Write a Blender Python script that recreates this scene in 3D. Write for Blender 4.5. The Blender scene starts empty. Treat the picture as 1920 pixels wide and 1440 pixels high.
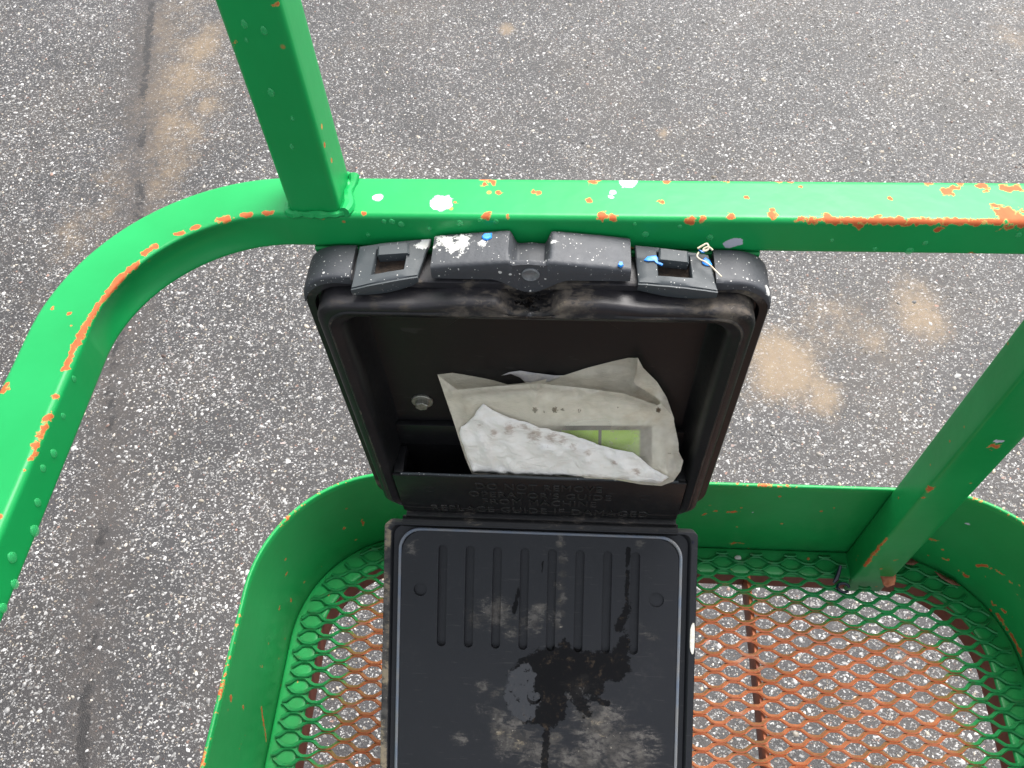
import bpy, bmesh, math, random
import numpy as np
from math import radians, sin, cos, pi, hypot, exp
from mathutils import Vector, Matrix, noise
from mathutils.geometry import delaunay_2d_cdt
random.seed(7)
S = bpy.context.scene
COL = S.collection

# ------------------------------------------------------------------ camera
H = 1.85                                   # camera height above the asphalt
FPX = 1553.0                               # focal length in photo pixels (1920 wide)
WM = ((0.9976, 0.0237, -0.0650), (0.0559, -0.8296, 0.5556), (-0.0408, -0.5579, -0.8289))
cam = bpy.data.cameras.new('camera'); camo = bpy.data.objects.new('camera', cam); COL.objects.link(camo)
cam.sensor_fit = 'HORIZONTAL'; cam.sensor_width = 36.0; cam.lens = 36.0 * FPX / 1920.0
cam.clip_start = 0.02; cam.clip_end = 300.0
R = Matrix(((WM[0][0], -WM[0][1], -WM[0][2]), (WM[1][0], -WM[1][1], -WM[1][2]), (WM[2][0], -WM[2][1], -WM[2][2])))
camo.matrix_world = Matrix.Translation((0, 0, H)) @ R.to_quaternion().to_matrix().to_4x4()
S.camera = camo

# ------------------------------------------------------------------ sky, sun, exposure
SUN_EL, SUN_AZ = radians(60), radians(32)          # azimuth from +Y towards +X
wd = bpy.data.worlds.new('World'); S.world = wd; wd.use_nodes = True
wn = wd.node_tree.nodes; wl = wd.node_tree.links
sky = wn.new('ShaderNodeTexSky'); sky.sky_type = 'NISHITA'; sky.sun_disc = False
sky.sun_elevation = SUN_EL; sky.sun_rotation = SUN_AZ; sky.dust_density = 4.0; sky.air_density = 1.0
hsv = wn.new('ShaderNodeHueSaturation'); hsv.inputs['Saturation'].default_value = 0.30   # cloud cover
wl.new(sky.outputs['Color'], hsv.inputs['Color']); wl.new(hsv.outputs['Color'], wn['Background'].inputs['Color'])
wn['Background'].inputs['Strength'].default_value = 0.082
sun = bpy.data.lights.new('sun', 'SUN'); suno = bpy.data.objects.new('sun', sun); COL.objects.link(suno)
sun.energy = 1.5; sun.angle = radians(40); sun.color = (1.0, 0.97, 0.93)
sd = Vector((cos(SUN_EL) * sin(SUN_AZ), cos(SUN_EL) * cos(SUN_AZ), sin(SUN_EL)))
suno.rotation_euler = sd.to_track_quat('Z', 'Y').to_euler(); suno.location = (0, 0, 6)
vs = S.view_settings
vs.view_transform = 'Standard'; vs.look = 'None'; vs.gamma = 1.0; vs.use_curve_mapping = False
vs.exposure = 2.12

# ------------------------------------------------------------------ photo pixel -> point on a plane
def ray(p):
    a = (p[0] - 960.0, p[1] - 720.0, FPX)
    return [sum(WM[i][k] * a[k] for k in range(3)) for i in range(3)]
def atz(p, z):
    q = ray(p); t = (z - H) / q[2]; return Vector((q[0] * t, q[1] * t, z))
def aty(p, y):
    q = ray(p); t = y / q[1]; return Vector((q[0] * t, y, H + q[2] * t))
def atx(p, x):
    q = ray(p); t = x / q[0]; return Vector((x, q[1] * t, H + q[2] * t))

# ------------------------------------------------------------------ node helpers
class NT:
    def __init__(s, name):
        s.m = bpy.data.materials.new(name); s.m.use_nodes = True
        s.t = s.m.node_tree; s.n = s.t.nodes; s.b = s.n['Principled BSDF']; s.out = s.n['Material Output']
        s.oc = None
    def put(s, sock, v):
        if v is None: return
        if hasattr(v, 'is_output') or isinstance(v, bpy.types.NodeSocket): s.t.links.new(v, sock)
        else:
            if isinstance(v, (tuple, list)) and sock.type == 'RGBA' and len(v) == 3: v = (*v, 1)
            sock.default_value = v
    def obj(s):
        if s.oc is None: s.oc = s.n.new('ShaderNodeTexCoord').outputs['Object']
        return s.oc
    def math(s, op, a, b=None, c=None, clamp=False):
        k = s.n.new('ShaderNodeMath'); k.operation = op; k.use_clamp = clamp
        for i, v in enumerate((a, b, c)):
            if v is not None: s.put(k.inputs[i], v)
        return k.outputs[0]
    def noise(s, scale, detail=3, rough=.55, vec=None, dist=0.0, out=0):
        k = s.n.new('ShaderNodeTexNoise'); s.put(k.inputs['Vector'], vec or s.obj())
        k.inputs['Scale'].default_value = scale; k.inputs['Detail'].default_value = detail
        k.inputs['Roughness'].default_value = rough; k.inputs['Distortion'].default_value = dist
        return k.outputs[out]
    def voro(s, scale, vec=None, feat='F1', dim='3D'):
        k = s.n.new('ShaderNodeTexVoronoi'); k.feature = feat; k.voronoi_dimensions = dim
        s.put(k.inputs['Vector'], vec or s.obj()); k.inputs['Scale'].default_value = scale
        return k
    def mix(s, f, a, b):
        k = s.n.new('ShaderNodeMix'); k.data_type = 'RGBA'
        s.put(k.inputs[0], f); s.put(k.inputs[6], a); s.put(k.inputs[7], b); return k.outputs[2]
    def mixf(s, f, a, b):
        k = s.n.new('ShaderNodeMix'); k.data_type = 'FLOAT'
        s.put(k.inputs[0], f); s.put(k.inputs[2], a); s.put(k.inputs[3], b); return k.outputs[0]
    def step(s, v, lo, hi):
        k = s.n.new('ShaderNodeMapRange'); k.interpolation_type = 'SMOOTHSTEP'
        s.put(k.inputs['Value'], v); s.put(k.inputs['From Min'], lo); s.put(k.inputs['From Max'], hi)
        return k.outputs[0]
    def attr(s, name):
        k = s.n.new('ShaderNodeAttribute'); k.attribute_name = name; return k.outputs['Fac']
    def sep(s, v):
        k = s.n.new('ShaderNodeSeparateXYZ'); s.put(k.inputs[0], v); return k.outputs
    def sepc(s, v):
        k = s.n.new('ShaderNodeSeparateColor'); s.put(k.inputs[0], v); return k.outputs
    def vadd(s, a, b, op='ADD'):
        k = s.n.new('ShaderNodeVectorMath'); k.operation = op; s.put(k.inputs[0], a); s.put(k.inputs[1], b); return k.outputs[0]
    def mapping(s, vec, scale=(1, 1, 1), rot=(0, 0, 0)):
        k = s.n.new('ShaderNodeMapping'); s.put(k.inputs[0], vec); k.inputs['Scale'].default_value = scale
        k.inputs['Rotation'].default_value = rot; return k.outputs[0]
    def bump(s, h, strength=.3, dist=.001):
        k = s.n.new('ShaderNodeBump'); k.inputs['Strength'].default_value = strength; k.inputs['Distance'].default_value = dist
        s.put(k.inputs['Height'], h); s.put(s.b.inputs['Normal'], k.outputs[0]); return k.outputs[0]
    def bs(s, **kw):
        for k, v in kw.items(): s.put(s.b.inputs[k.replace('_', ' ')], v)
        return s.m

# ------------------------------------------------------------------ materials
GREEN = (0.006, 0.27, 0.066); ORANGE = (0.56, 0.105, 0.03); TAN = (0.42, 0.22, 0.060)
def mat_paint(name, amount=.5, edge_noise=220, green=GREEN):
    n = NT(name)
    wear = n.attr('wear'); big = n.noise(60, 4, .6); fine = n.noise(edge_noise, 4, .62)
    w = n.math('ADD', wear, n.math('MULTIPLY', n.math('MULTIPLY', n.math('SUBTRACT', fine, .5), 1.6), n.step(wear, .02, .3)))
    specks = n.voro(150); rnd = n.sepc(specks.outputs['Color'])[0]
    dots = n.math('MULTIPLY', n.step(rnd, .990, .993), n.step(specks.outputs['Distance'], .38, .22))
    rim = n.math('MAXIMUM', n.step(w, .52, .56), dots)
    core = n.math('MAXIMUM', n.step(w, .60, .66), n.math('MULTIPLY', dots, n.step(big, .45, .55)))
    g = n.mix(n.step(n.noise(9, 4), .35, .7), (green[0], green[1] * .92, green[2] * .9), (green[0] * 1.3, green[1] * 1.05, green[2] * 1.1))
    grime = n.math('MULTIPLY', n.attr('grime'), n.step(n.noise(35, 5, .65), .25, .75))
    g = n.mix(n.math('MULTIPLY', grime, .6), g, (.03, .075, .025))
    pale = n.step(n.math('ADD', n.attr('pale'), n.math('MULTIPLY', n.math('SUBTRACT', fine, .5), .6)), .48, .55)
    o = n.mix(n.noise(90, 3), (.30, .055, .014), (.48, .13, .038))
    c = n.mix(rim, g, TAN); c = n.mix(core, c, o); c = n.mix(pale, c, (.46, .46, .53))
    dust = n.step(n.noise(420, 2), .74, .80)
    c = n.mix(n.math('MULTIPLY', dust, .10), c, (.35, .45, .30))
    rough = n.mixf(n.math('MAXIMUM', rim, pale), n.mixf(n.noise(24, 4), .26, .42), .7)
    n.bump(n.noise(55, 2), .2, .0012)
    return n.bs(Base_Color=c, Roughness=rough, Specular_IOR_Level=.27)
M_RAIL = mat_paint('green_enamel_on_orange', .6)
M_TOE = mat_paint('green_enamel_scuffed', .5, 160, (.008, .245, .058))

def mat_mesh():
    n = NT('worn_expanded_metal')
    w = n.math('ADD', n.attr('wear'), n.math('MULTIPLY', n.math('SUBTRACT', n.noise(26, 5, .65), .5), .75))
    f = n.noise(240, 3)
    facet = n.attr('edge')
    w2 = n.math('ADD', w, n.math('MULTIPLY', facet, .22))
    spot = n.noise(70, 5, .7)
    oe = n.mix(n.step(n.noise(14, 4), .35, .68), (.44, .105, .034), (.52, .165, .085))
    of = n.mix(n.step(n.noise(20, 5, .65), .35, .65), (.13, .062, .020), (.29, .095, .036))
    o = n.mix(facet, of, oe)
    o = n.mix(n.math('MULTIPLY', n.step(n.noise(11, 5, .7), .56, .72), .6), o, (.44, .28, .22))
    mid = n.mix(f, (.075, .070, .016), (.17, .085, .022))
    g = n.mix(f, (.004, .13, .033), (.008, .20, .050))
    c = n.mix(n.step(w2, .34, .50), g, mid); c = n.mix(n.step(w2, .50, .72), c, o)
    c = n.mix(n.math('MULTIPLY', n.step(spot, .52, .72), .45), c, (.07, .055, .028))
    n.bump(n.noise(600, 3), .3, .0006)
    return n.bs(Base_Color=c, Roughness=n.mixf(f, .42, .62))
M_MESH = mat_mesh()

def mat_orange():
    n = NT('old_orange_primer')
    c = n.mix(n.noise(40, 5, .6), (.13, .030, .014), (.24, .052, .020))
    c = n.mix(n.math('MULTIPLY', n.attr('wear'), n.step(n.noise(30, 4), .3, .6)), c, (.46, .13, .045))
    n.bump(n.noise(200, 4), .3, .001)
    return n.bs(Base_Color=c, Roughness=.6)
M_ORANGE = mat_orange()

def mat_black(name, base=(.0105, .0108, .0125), rough=.42, dirt=.6, splash=0.0, spec0=.45, tint=(.060, .050, .040)):
    n = NT(name)
    cloud = n.noise(14, 5, .65); fine = n.noise(160, 4, .6)
    st = n.noise(60, 4, .6, n.mapping(n.obj(), (1, 5, .35)))
    da = n.attr('dirt')
    nn_ = n.math('ADD', n.math('MULTIPLY', n.math('SUBTRACT', n.noise(34, 7, .75, None, .4), .5), 1.7), n.math('MULTIPLY', n.math('SUBTRACT', n.noise(150, 5, .8, n.mapping(n.obj(), (.45, 1.2, 1.2), (.2, .3, .25)), .8), .5), 1.9))
    d = n.math('ADD', da, n.math('MULTIPLY', nn_, n.step(da, .02, .35)))
    dm = n.math('ADD', n.math('MULTIPLY', n.step(d, .52, .80), .6), n.math('MULTIPLY', n.step(d, .25, 1.2), .4))
    gen = n.math('MULTIPLY', n.step(n.math('MULTIPLY', cloud, fine), .28, .46), .16 * dirt)
    c = n.mix(cloud, base, tuple(v * 1.7 for v in base))
    c = n.mix(n.attr('lit_rim'), c, n.mix(n.noise(40, 5, .7), (.011, .0105, .012), (.034, .032, .036)))  # paler tone paints light falling on the tongue and rim into the colour
    c = n.mix(n.math('MAXIMUM', n.math('MULTIPLY', dm, n.mixf(n.step(n.noise(130, 4, .7), .35, .6), .4, .95)), gen), c, n.mix(n.step(n.noise(33, 4), .4, .6), tint, tuple(v * 1.9 for v in tint)))
    c = n.mix(n.math('MULTIPLY', n.step(n.noise(210, 3, .6), .66, .74), n.step(d, .55, .9)), c, (.20, .18, .155))
    c = n.mix(n.step(d, 1.05, 1.5), c, n.mix(n.noise(60, 4), (.17, .135, .09), (.24, .20, .14)))
    scr = n.step(n.noise(34, 2, .5, n.mapping(n.obj(), (1, 14, 4), (0, .4, .5)), .6), .69, .715)
    c = n.mix(n.math('MULTIPLY', scr, .10), c, (.13, .125, .12))
    rg = n.mixf(n.math('MAXIMUM', dm, gen), n.mixf(fine, rough - .1, rough + .12), .8)
    wet_dark_refl = n.step(n.math('ADD', n.attr('wet_dark_refl'), n.math('MULTIPLY', n.math('MULTIPLY', n.math('SUBTRACT', n.noise(120, 6, .75), .5), 2.0), n.step(n.attr('wet_dark_refl'), .04, .3))), .43, .62)
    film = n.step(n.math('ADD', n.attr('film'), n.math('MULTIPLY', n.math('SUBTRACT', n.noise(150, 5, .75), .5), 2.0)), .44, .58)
    c = n.mix(n.math('MULTIPLY', wet_dark_refl, .9), c, n.mix(n.step(n.noise(95, 6, .75), .55, .68), (.0028, .0028, .0032), (.036, .026, .018)))  # wet patch also gets a dark reflection painted in as near-black colour
    rg = n.mixf(wet_dark_refl, rg, n.mixf(film, .55, .04))
    spec = n.mixf(wet_dark_refl, spec0, n.mixf(film, .12, .95))
    if splash > 0:
        dots = None
        wco = n.vadd(n.obj(), n.vadd(n.vadd(n.noise(330, 2, .5, out=1), (.5, .5, .5), 'SUBTRACT'), (.0022, .0022, .0022), 'MULTIPLY'))
        for sc, thr, rad in ((270, .972 - .03 * splash, .27), (140, .985 - .015 * splash, .24), (520, .955, .28), (800, .95, .3)):
            v = n.voro(sc, wco); m = n.math('MULTIPLY', n.step(n.sepc(v.outputs['Color'])[0], thr, thr + .004), n.step(v.outputs['Distance'], rad, rad - .08))
            dots = m if dots is None else n.math('MAXIMUM', dots, m)
        smear = n.step(n.math('ADD', n.attr('pale'), n.math('MULTIPLY', n.math('SUBTRACT', n.noise(150, 5, .75), .5), 1.6)), .52, .66)
        dots = n.math('MAXIMUM', dots, smear)
        c = n.mix(dots, c, n.mix(n.noise(300, 2), (.52, .50, .45), (.62, .62, .62)))
        rg = n.mixf(dots, rg, .75)
        c = n.mix(n.math('MULTIPLY', n.step(n.noise(26, 4), .5, .72), .35), c, (.05, .055, .065))
    nb = n.math('ADD', n.math('MULTIPLY', n.noise(420 if splash > .5 else 900, 3), 1.6 if splash > .5 else .35), n.math('MULTIPLY', d, .3))
    n.bump(n.math('MULTIPLY', nb, n.math('SUBTRACT', 1.0, wet_dark_refl)), .28, .0006)
    return n.bs(Base_Color=c, Roughness=rg, Specular_IOR_Level=spec)
M_BODY = mat_black('dirty_black_plastic', (.0062, .0062, .0067), .38, .5, 0.0, .3)
M_TOP = mat_black('paint_splashed_black_plastic', (.034, .036, .041), .58, .4, 1.0)
M_LATCH = mat_black('weathered_black_rubber', (.032, .038, .042), .55, .4, .3)
M_LID = mat_black('black_plastic_lid', (.0052, .0058, .0076), .46, .5, spec0=.36, tint=(.052, .048, .044))

def mat_simple(name, c1, c2, scale=60, rough=.5, metal=0.0, bump=.0, **kw):
    n = NT(name); f = n.noise(scale, 4, .6)
    if bump: n.bump(n.noise(scale * 5, 3), bump, .0006)
    return n.bs(Base_Color=n.mix(n.step(f, .3, .7), c1, c2), Roughness=rough, Metallic=metal, **kw)
M_GASKET = mat_simple('grey_rubber_seal', (.10, .125, .165), (.15, .15, .15), 40, .36)
M_GASKET_DIRT = M_GASKET
M_STEEL = mat_simple('dull_zinc_steel', (.20, .20, .17), (.38, .37, .32), 300, .42, .7, .3)
M_PIN = mat_simple('grey_plastic_plug', (.10, .105, .11), (.19, .195, .20), 200, .35)
M_TEXT = mat_simple('worn_raised_lettering', (.008, .008, .008), (.026, .025, .023), 90, .40, 0, .2)
M_BLUE = mat_simple('blue_paint', (.006, .16, .62), (.02, .25, .75), 200, .35)
M_THREAD = mat_simple('beige_thread', (.45, .36, .24), (.62, .55, .45), 200, .8)
M_LEAF = mat_simple('dead_leaf', (.22, .06, .025), (.36, .12, .055), 90, .6, 0, .5)
M_LEAFD = mat_simple('dark_dead_leaf', (.05, .022, .013), (.19, .06, .03), 90, .6, 0, .5)
M_TIE = mat_simple('navy_plastic', (.006, .007, .02), (.012, .013, .03), 90, .35)
M_STONE = mat_simple('pale_pebble', (.42, .40, .36), (.58, .56, .52), 200, .7, 0, .4)

def mat_drop():
    n = NT('water_lit_green'); t = n.n.new('ShaderNodeBsdfTransparent'); m = n.n.new('ShaderNodeMixShader')
    n.bs(Base_Color=(.05, .52, .17), Roughness=.12, Specular_IOR_Level=.6); m.inputs[0].default_value = .42  # green base paints the light seen through the drops into their colour
    n.t.links.new(t.outputs[0], m.inputs[1]); n.t.links.new(n.b.outputs[0], m.inputs[2]); n.t.links.new(m.outputs[0], n.out.inputs[0])
    return n.m
M_DROP = mat_drop()

def mat_film():
    n = NT('milky_plastic_film'); t = n.n.new('ShaderNodeBsdfTransparent'); tr = n.n.new('ShaderNodeBsdfTranslucent')
    m1 = n.n.new('ShaderNodeMixShader'); m2 = n.n.new('ShaderNodeMixShader')
    stain = n.step(n.noise(30, 5, .65), .52, .78); st2 = n.step(n.noise(200, 4, .7), .70, .76)
    c = n.mix(n.math('MULTIPLY', stain, .6), (.96, .885, .73), (.70, .54, .35)); c = n.mix(n.math('MULTIPLY', st2, .6), c, (.16, .09, .05))
    c = n.mix(n.step(n.math('ADD', n.attr('stain'), n.math('MULTIPLY', n.math('SUBTRACT', n.noise(260, 4, .7), .5), 1.2)), .5, .62), c, (.10, .05, .025))
    n.bs(Base_Color=c, Roughness=.27, Specular_IOR_Level=.5); tr.inputs[0].default_value = (.88, .85, .74, 1)
    t.inputs[0].default_value = (.95, .95, .92, 1)
    n.bump(n.noise(110, 5, .65, n.mapping(n.obj(), (1, 1, 2.0)), 1.5), .7, .003)
    n.t.links.new(n.b.outputs[0], m1.inputs[1]); n.t.links.new(tr.outputs[0], m1.inputs[2]); m1.inputs[0].default_value = .14
    n.put(m2.inputs[0], n.math('SUBTRACT', n.mixf(n.step(n.noise(18, 4), .35, .65), .56, .80), n.math('MULTIPLY', n.attr('cling'), .42)))
    n.t.links.new(t.outputs[0], m2.inputs[1]); n.t.links.new(m1.outputs[0], m2.inputs[2]); n.t.links.new(m2.outputs[0], n.out.inputs[0])
    return n.m
M_FILM = mat_film()

def mat_paper():
    n = NT('damp_white_paper')
    wr = n.noise(42, 5, .6, n.mapping(n.obj(), (1.0, 1.0, 1.7), (0, .6, 0)), 1.2)
    st = n.step(n.noise(26, 5, .7), .50, .80)
    sp = n.math('MULTIPLY', n.step(n.noise(170, 4, .7), .66, .74), n.step(n.noise(16, 3), .5, .62))
    c = n.mix(n.math('MULTIPLY', st, .5), (.90, .865, .80), (.74, .61, .45)); c = n.mix(n.step(n.noise(9, 3), .45, .65), c, (.86, .84, .82))
    c = n.mix(n.math('MULTIPLY', sp, .75), c, (.20, .09, .04))
    c = n.mix(n.math('MULTIPLY', n.step(n.math('ADD', n.attr('stain'), n.math('MULTIPLY', n.math('SUBTRACT', n.noise(130, 6, .75, n.mapping(n.obj(), (.8, 1, 1.5), (0, .3, 0)), .6), .5), 2.2)), .46, 1.05), .62), c, (.26, .14, .075))
    n.bump(wr, .8, .004)
    return n.bs(Base_Color=c, Roughness=.6)
M_PAPER = mat_paper()

def mat_cover():                                         # flat print on the booklet cover, in photo-pixel UV
    n = NT('printed_manual_cover'); uv = n.n.new('ShaderNodeUVMap').outputs[0]; x, y, _ = n.sep(uv)
    x = n.math('MULTIPLY', x, 1000.0); y = n.math('MULTIPLY', y, 1000.0)
    def rect(x0, x1, y0, y1):
        a = n.math('MULTIPLY', n.math('GREATER_THAN', x, x0), n.math('LESS_THAN', x, x1))
        return n.math('MULTIPLY', a, n.math('MULTIPLY', n.math('GREATER_THAN', y, y0), n.math('LESS_THAN', y, y1)))
    c = n.mix(n.noise(30, 4), (.74, .72, .65), (.80, .78, .71))
    c = n.mix(rect(960, 1222, 795, 905), c, (.16, .15, .145)); c = n.mix(rect(960, 1199, 804, 905), c, (.42, .68, .07))
    c = n.mix(rect(1122, 1128, 804, 905), c, (.16, .15, .145))
    return n.bs(Base_Color=c, Roughness=.5)
M_COVER = mat_cover()

def mat_asphalt():
    n = NT('wet_chip_asphalt'); oc = n.obj()
    wv = n.noise(420, 2, .5, out=1); wv2 = n.noise(90, 2, .5, out=1)
    co = n.vadd(oc, n.vadd(n.vadd(wv, (.5, .5, .5), 'SUBTRACT'), (.0042, .0042, 0), 'MULTIPLY'))
    co = n.vadd(co, n.vadd(n.vadd(wv2, (.5, .5, .5), 'SUBTRACT'), (.006, .006, 0), 'MULTIPLY'))
    dens = n.noise(2.3, 4, .6)
    sand = n.attr('sand'); seam = n.attr('seam')
    sandm = n.math('ADD', sand, n.math('MULTIPLY', n.math('ADD', n.math('MULTIPLY', n.math('SUBTRACT', n.noise(60, 5, .75), .5), .9), n.math('MULTIPLY', n.math('SUBTRACT', n.noise(9, 5, .65), .5), 1.0)), 1.0))
    shift = n.math('ADD', n.math('MULTIPLY', n.math('SUBTRACT', dens, .5), -.16), n.math('MULTIPLY', seam, .10))
    chips = None; col = (.2, .2, .2)
    for sc, thr, e0, e1, rot in ((100, .955, .08, .18, .8), (160, .82, .07, .19, -.5), (260, .74, .06, .2, .2)):
        mp = n.mapping(co, (1.0, 1.25, 1.0), (0, 0, rot))
        v = n.voro(sc, mp, dim='2D'); e = n.voro(sc, mp, 'DISTANCE_TO_EDGE', '2D'); rc = n.sepc(v.outputs['Color'])
        t = n.math('ADD', thr, shift)
        m = n.math('MULTIPLY', n.step(rc[0], t, n.math('ADD', t, .01)), n.step(e.outputs['Distance'], n.math('MULTIPLY_ADD', rc[2], .12, e0), n.math('MULTIPLY_ADD', rc[2], .12, e1)))
        tone = n.mixf(rc[1], .05, .36)
        cc = n.mix(n.step(rc[2], .70, .98), n.mix(tone, (0, 0, 0), (1.0, .985, .965)), n.mix(tone, (0, 0, 0), (1.0, .84, .64)))
        cc = n.mix(n.step(rc[2], .0, .05), n.mix(tone, (0, 0, 0), (.7, .35, .25)), cc)
        if chips is None: chips, col = m, cc
        else: col = n.mix(chips, cc, col); chips = n.math('MAXIMUM', chips, m)
    binder = n.mix(n.noise(260, 4, .7), (.0125, .0118, .0127), (.032, .0302, .0312))
    binder = n.mix(n.math('MULTIPLY', n.step(n.noise(1.7, 4, .6), .42, .7), .55), binder, (.044, .036, .029))
    grit = n.step(n.noise(900, 2, .6), .60, .72)
    binder = n.mix(n.math('MULTIPLY', grit, .4), binder, (.10, .097, .096))
    c = n.mix(n.math('MULTIPLY', chips, .95), binder, col)
    blot = n.mixf(n.step(n.noise(3.1, 5, .65), .36, .64), .74, 1.08)
    bl_ = n.n.new('ShaderNodeVectorMath'); bl_.operation = 'SCALE'; n.put(bl_.inputs[0], c); n.put(bl_.inputs[3], blot); c = bl_.outputs[0]
    tan = n.mix(n.noise(35, 4), (.115, .080, .046), (.18, .130, .076))
    sf = n.math('MULTIPLY', n.step(sandm, .22, 1.0), n.mixf(chips, .95, .55))
    c = n.mix(sf, c, tan)
    dirt = n.math('MULTIPLY', n.math('MULTIPLY', seam, n.step(n.noise(30, 5, .7), .35, .6)), .55)
    c = n.mix(dirt, c, (.042, .034, .029))
    crk = n.step(n.math('ADD', n.math('MULTIPLY', n.attr('crack'), n.mixf(n.step(n.noise(5, 4, .7), .42, .6), .55, 1.05)), n.math('MULTIPLY', n.math('SUBTRACT', n.noise(70, 5, .75), .5), 1.5)), .66, .78)
    c = n.mix(n.math('MULTIPLY', crk, .9), c, (.006, .005, .005))
    n.bump(n.noise(330, 3, .6), .6, .003)
    return n.bs(Base_Color=c, Roughness=n.mixf(chips, n.mixf(n.noise(40, 3), .42, .62), .55), Specular_IOR_Level=.4)
M_ASPHALT = mat_asphalt()

# ------------------------------------------------------------------ object helpers
WORLD = {}
def tag(o, label=None, cat=None, group=None, kind=None):
    for k, v in (('label', label), ('category', cat), ('group', group), ('kind', kind)):
        if v: o[k] = v
    return o
def thing(name, label, cat, loc, group=None):
    o = bpy.data.objects.new(name, None); COL.objects.link(o); o.location = loc; o.empty_display_size = .05
    WORLD[o.name] = Vector(loc); return tag(o, label, cat, group)
def mk(name, verts, faces, mat, parent=None, smooth=True, attrs=None, uvs=None, angle=35, mats=None, fmat=None):
    """verts in world metres -> one mesh object with its origin in its middle"""
    verts = [Vector(v) for v in verts]
    lo = Vector([min(v[i] for v in verts) for i in range(3)]); hi = Vector([max(v[i] for v in verts) for i in range(3)])
    c = (lo + hi) / 2
    if parent is None: c.z = lo.z
    me = bpy.data.meshes.new(name); me.from_pydata([v - c for v in verts], [], faces)
    for a, vals in (attrs or {}).items():
        at = me.attributes.new(a, 'FLOAT', 'POINT'); at.data.foreach_set('value', vals)
    if uvs:
        ul = me.uv_layers.new(name='UVMap')
        for l in me.loops: ul.data[l.index].uv = uvs[l.vertex_index]
    for m in (mats or [mat]): me.materials.append(m)
    if fmat: me.polygons.foreach_set('material_index', fmat)
    bm = bmesh.new(); bm.from_mesh(me); bmesh.ops.recalc_face_normals(bm, faces=bm.faces); bm.to_mesh(me); bm.free()
    if smooth:
        me.polygons.foreach_set('use_smooth', [True] * len(me.polygons)); me.set_sharp_from_angle(angle=radians(angle))
    me.update()
    o = bpy.data.objects.new(name, me); COL.objects.link(o)
    if parent is not None:
        o.parent = parent; o.location = c - WORLD[parent.name]
    else: o.location = c
    WORLD[o.name] = c
    return o

def rrect(x0, x1, z0, z1, r, ne=(60, 40), nc=8):
    """rounded rectangle, counter-clockwise from bottom left, fixed number of points"""
    P = []
    for (cx, cz, a0, n, ax, az, bx, bz) in (
        (x0 + r, z0 + r, pi, ne[0], x0 + r, z0, x1 - r, z0), (x1 - r, z0 + r, 1.5 * pi, ne[1], x1, z0 + r, x1, z1 - r),
        (x1 - r, z1 - r, 0, ne[0], x1 - r, z1, x0 + r, z1), (x0 + r, z1 - r, .5 * pi, ne[1], x0, z1 - r, x0, z0 + r)):
        for k in range(nc):
            a = a0 + .5 * pi * k / nc; P.append((cx + r * cos(a), cz + r * sin(a)))
        for k in range(n): t = k / n; P.append((ax + (bx - ax) * t, az + (bz - az) * t))
    return P
def loft(loops, cap0=True, cap1=True):
    V, Fc = [], []; n = len(loops[0])
    for L in loops: V += L
    for i in range(len(loops) - 1):
        for k in range(n):
            a = i * n + k; b = i * n + (k + 1) % n; Fc.append((a, b, b + n, a + n))
    if cap0: Fc.append(tuple(range(n - 1, -1, -1)))
    if cap1: Fc.append(tuple(range((len(loops) - 1) * n, len(loops) * n)))
    return V, Fc
def join(*parts):
    V, Fc = [], []
    for v, f in parts:
        o = len(V); V += list(v); Fc += [tuple(i + o for i in t) for t in f]
    return V, Fc
def bbox(x0, x1, y0, y1, z0, z1, b=.0008):
    """box with chamfered edges"""
    bm = bmesh.new(); bmesh.ops.create_cube(bm, size=1)
    for v in bm.verts: v.co = Vector((x0 + (v.co.x + .5) * (x1 - x0), y0 + (v.co.y + .5) * (y1 - y0), z0 + (v.co.z + .5) * (z1 - z0)))
    if b: bmesh.ops.bevel(bm, geom=bm.edges[:], offset=b, segments=2, profile=.5, affect='EDGES')
    r = ([v.co.copy() for v in bm.verts], [tuple(v.index for v in f.verts) for f in bm.faces]); bm.free(); return r
def prism(poly, fn, d0, d1, bev=.0):
    """poly: 2-D outline; fn(u, v, d) -> point; extruded from depth d0 to d1, with a chamfer ring on the d1 side"""
    n = len(poly); cx = sum(p[0] for p in poly) / n; cy = sum(p[1] for p in poly) / n
    loops = [[fn(p[0], p[1], d0) for p in poly]]
    if bev:
        s = 1 if d1 > d0 else -1
        loops.append([fn(p[0], p[1], d1 - s * bev) for p in poly])
        q = []
        for i, p in enumerate(poly):
            a, b = poly[i - 1], poly[(i + 1) % n]
            t = Vector((b[0] - a[0], b[1] - a[1])).normalized(); nn = Vector((-t.y, t.x))
            if nn.dot(Vector((cx - p[0], cy - p[1]))) < 0 and False: nn = -nn
            q.append((p[0] + nn.x * bev, p[1] + nn.y * bev))
        loops.append([fn(p[0], p[1], d1) for p in q])
    else: loops.append([fn(p[0], p[1], d1) for p in poly])
    return loft(loops)
def tube(path, rad, n=8, closed=False):
    V, Fc = [], []; m = len(path)
    for i, p in enumerate(path):
        p = Vector(p); a = Vector(path[i - 1 if (i or closed) else 0]); b = Vector(path[(i + 1) % m if (i < m - 1 or closed) else i])
        t = (b - a).normalized(); up = Vector((0, 0, 1)) if abs(t.z) < .9 else Vector((1, 0, 0))
        s = t.cross(up).normalized(); u = s.cross(t); r = rad[i] if isinstance(rad, (list, tuple)) else rad
        V += [p + s * r * cos(2 * pi * k / n) + u * r * sin(2 * pi * k / n) for k in range(n)]
    for i in range(m if closed else m - 1):
        for k in range(n):
            a = i * n + k; b = i * n + (k + 1) % n; j = ((i + 1) % m) * n
            Fc.append((a, b, j + (k + 1) % n, j + k))
    if not closed: Fc += [tuple(range(n - 1, -1, -1)), tuple(range((m - 1) * n, m * n))]
    return V, Fc
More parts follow.
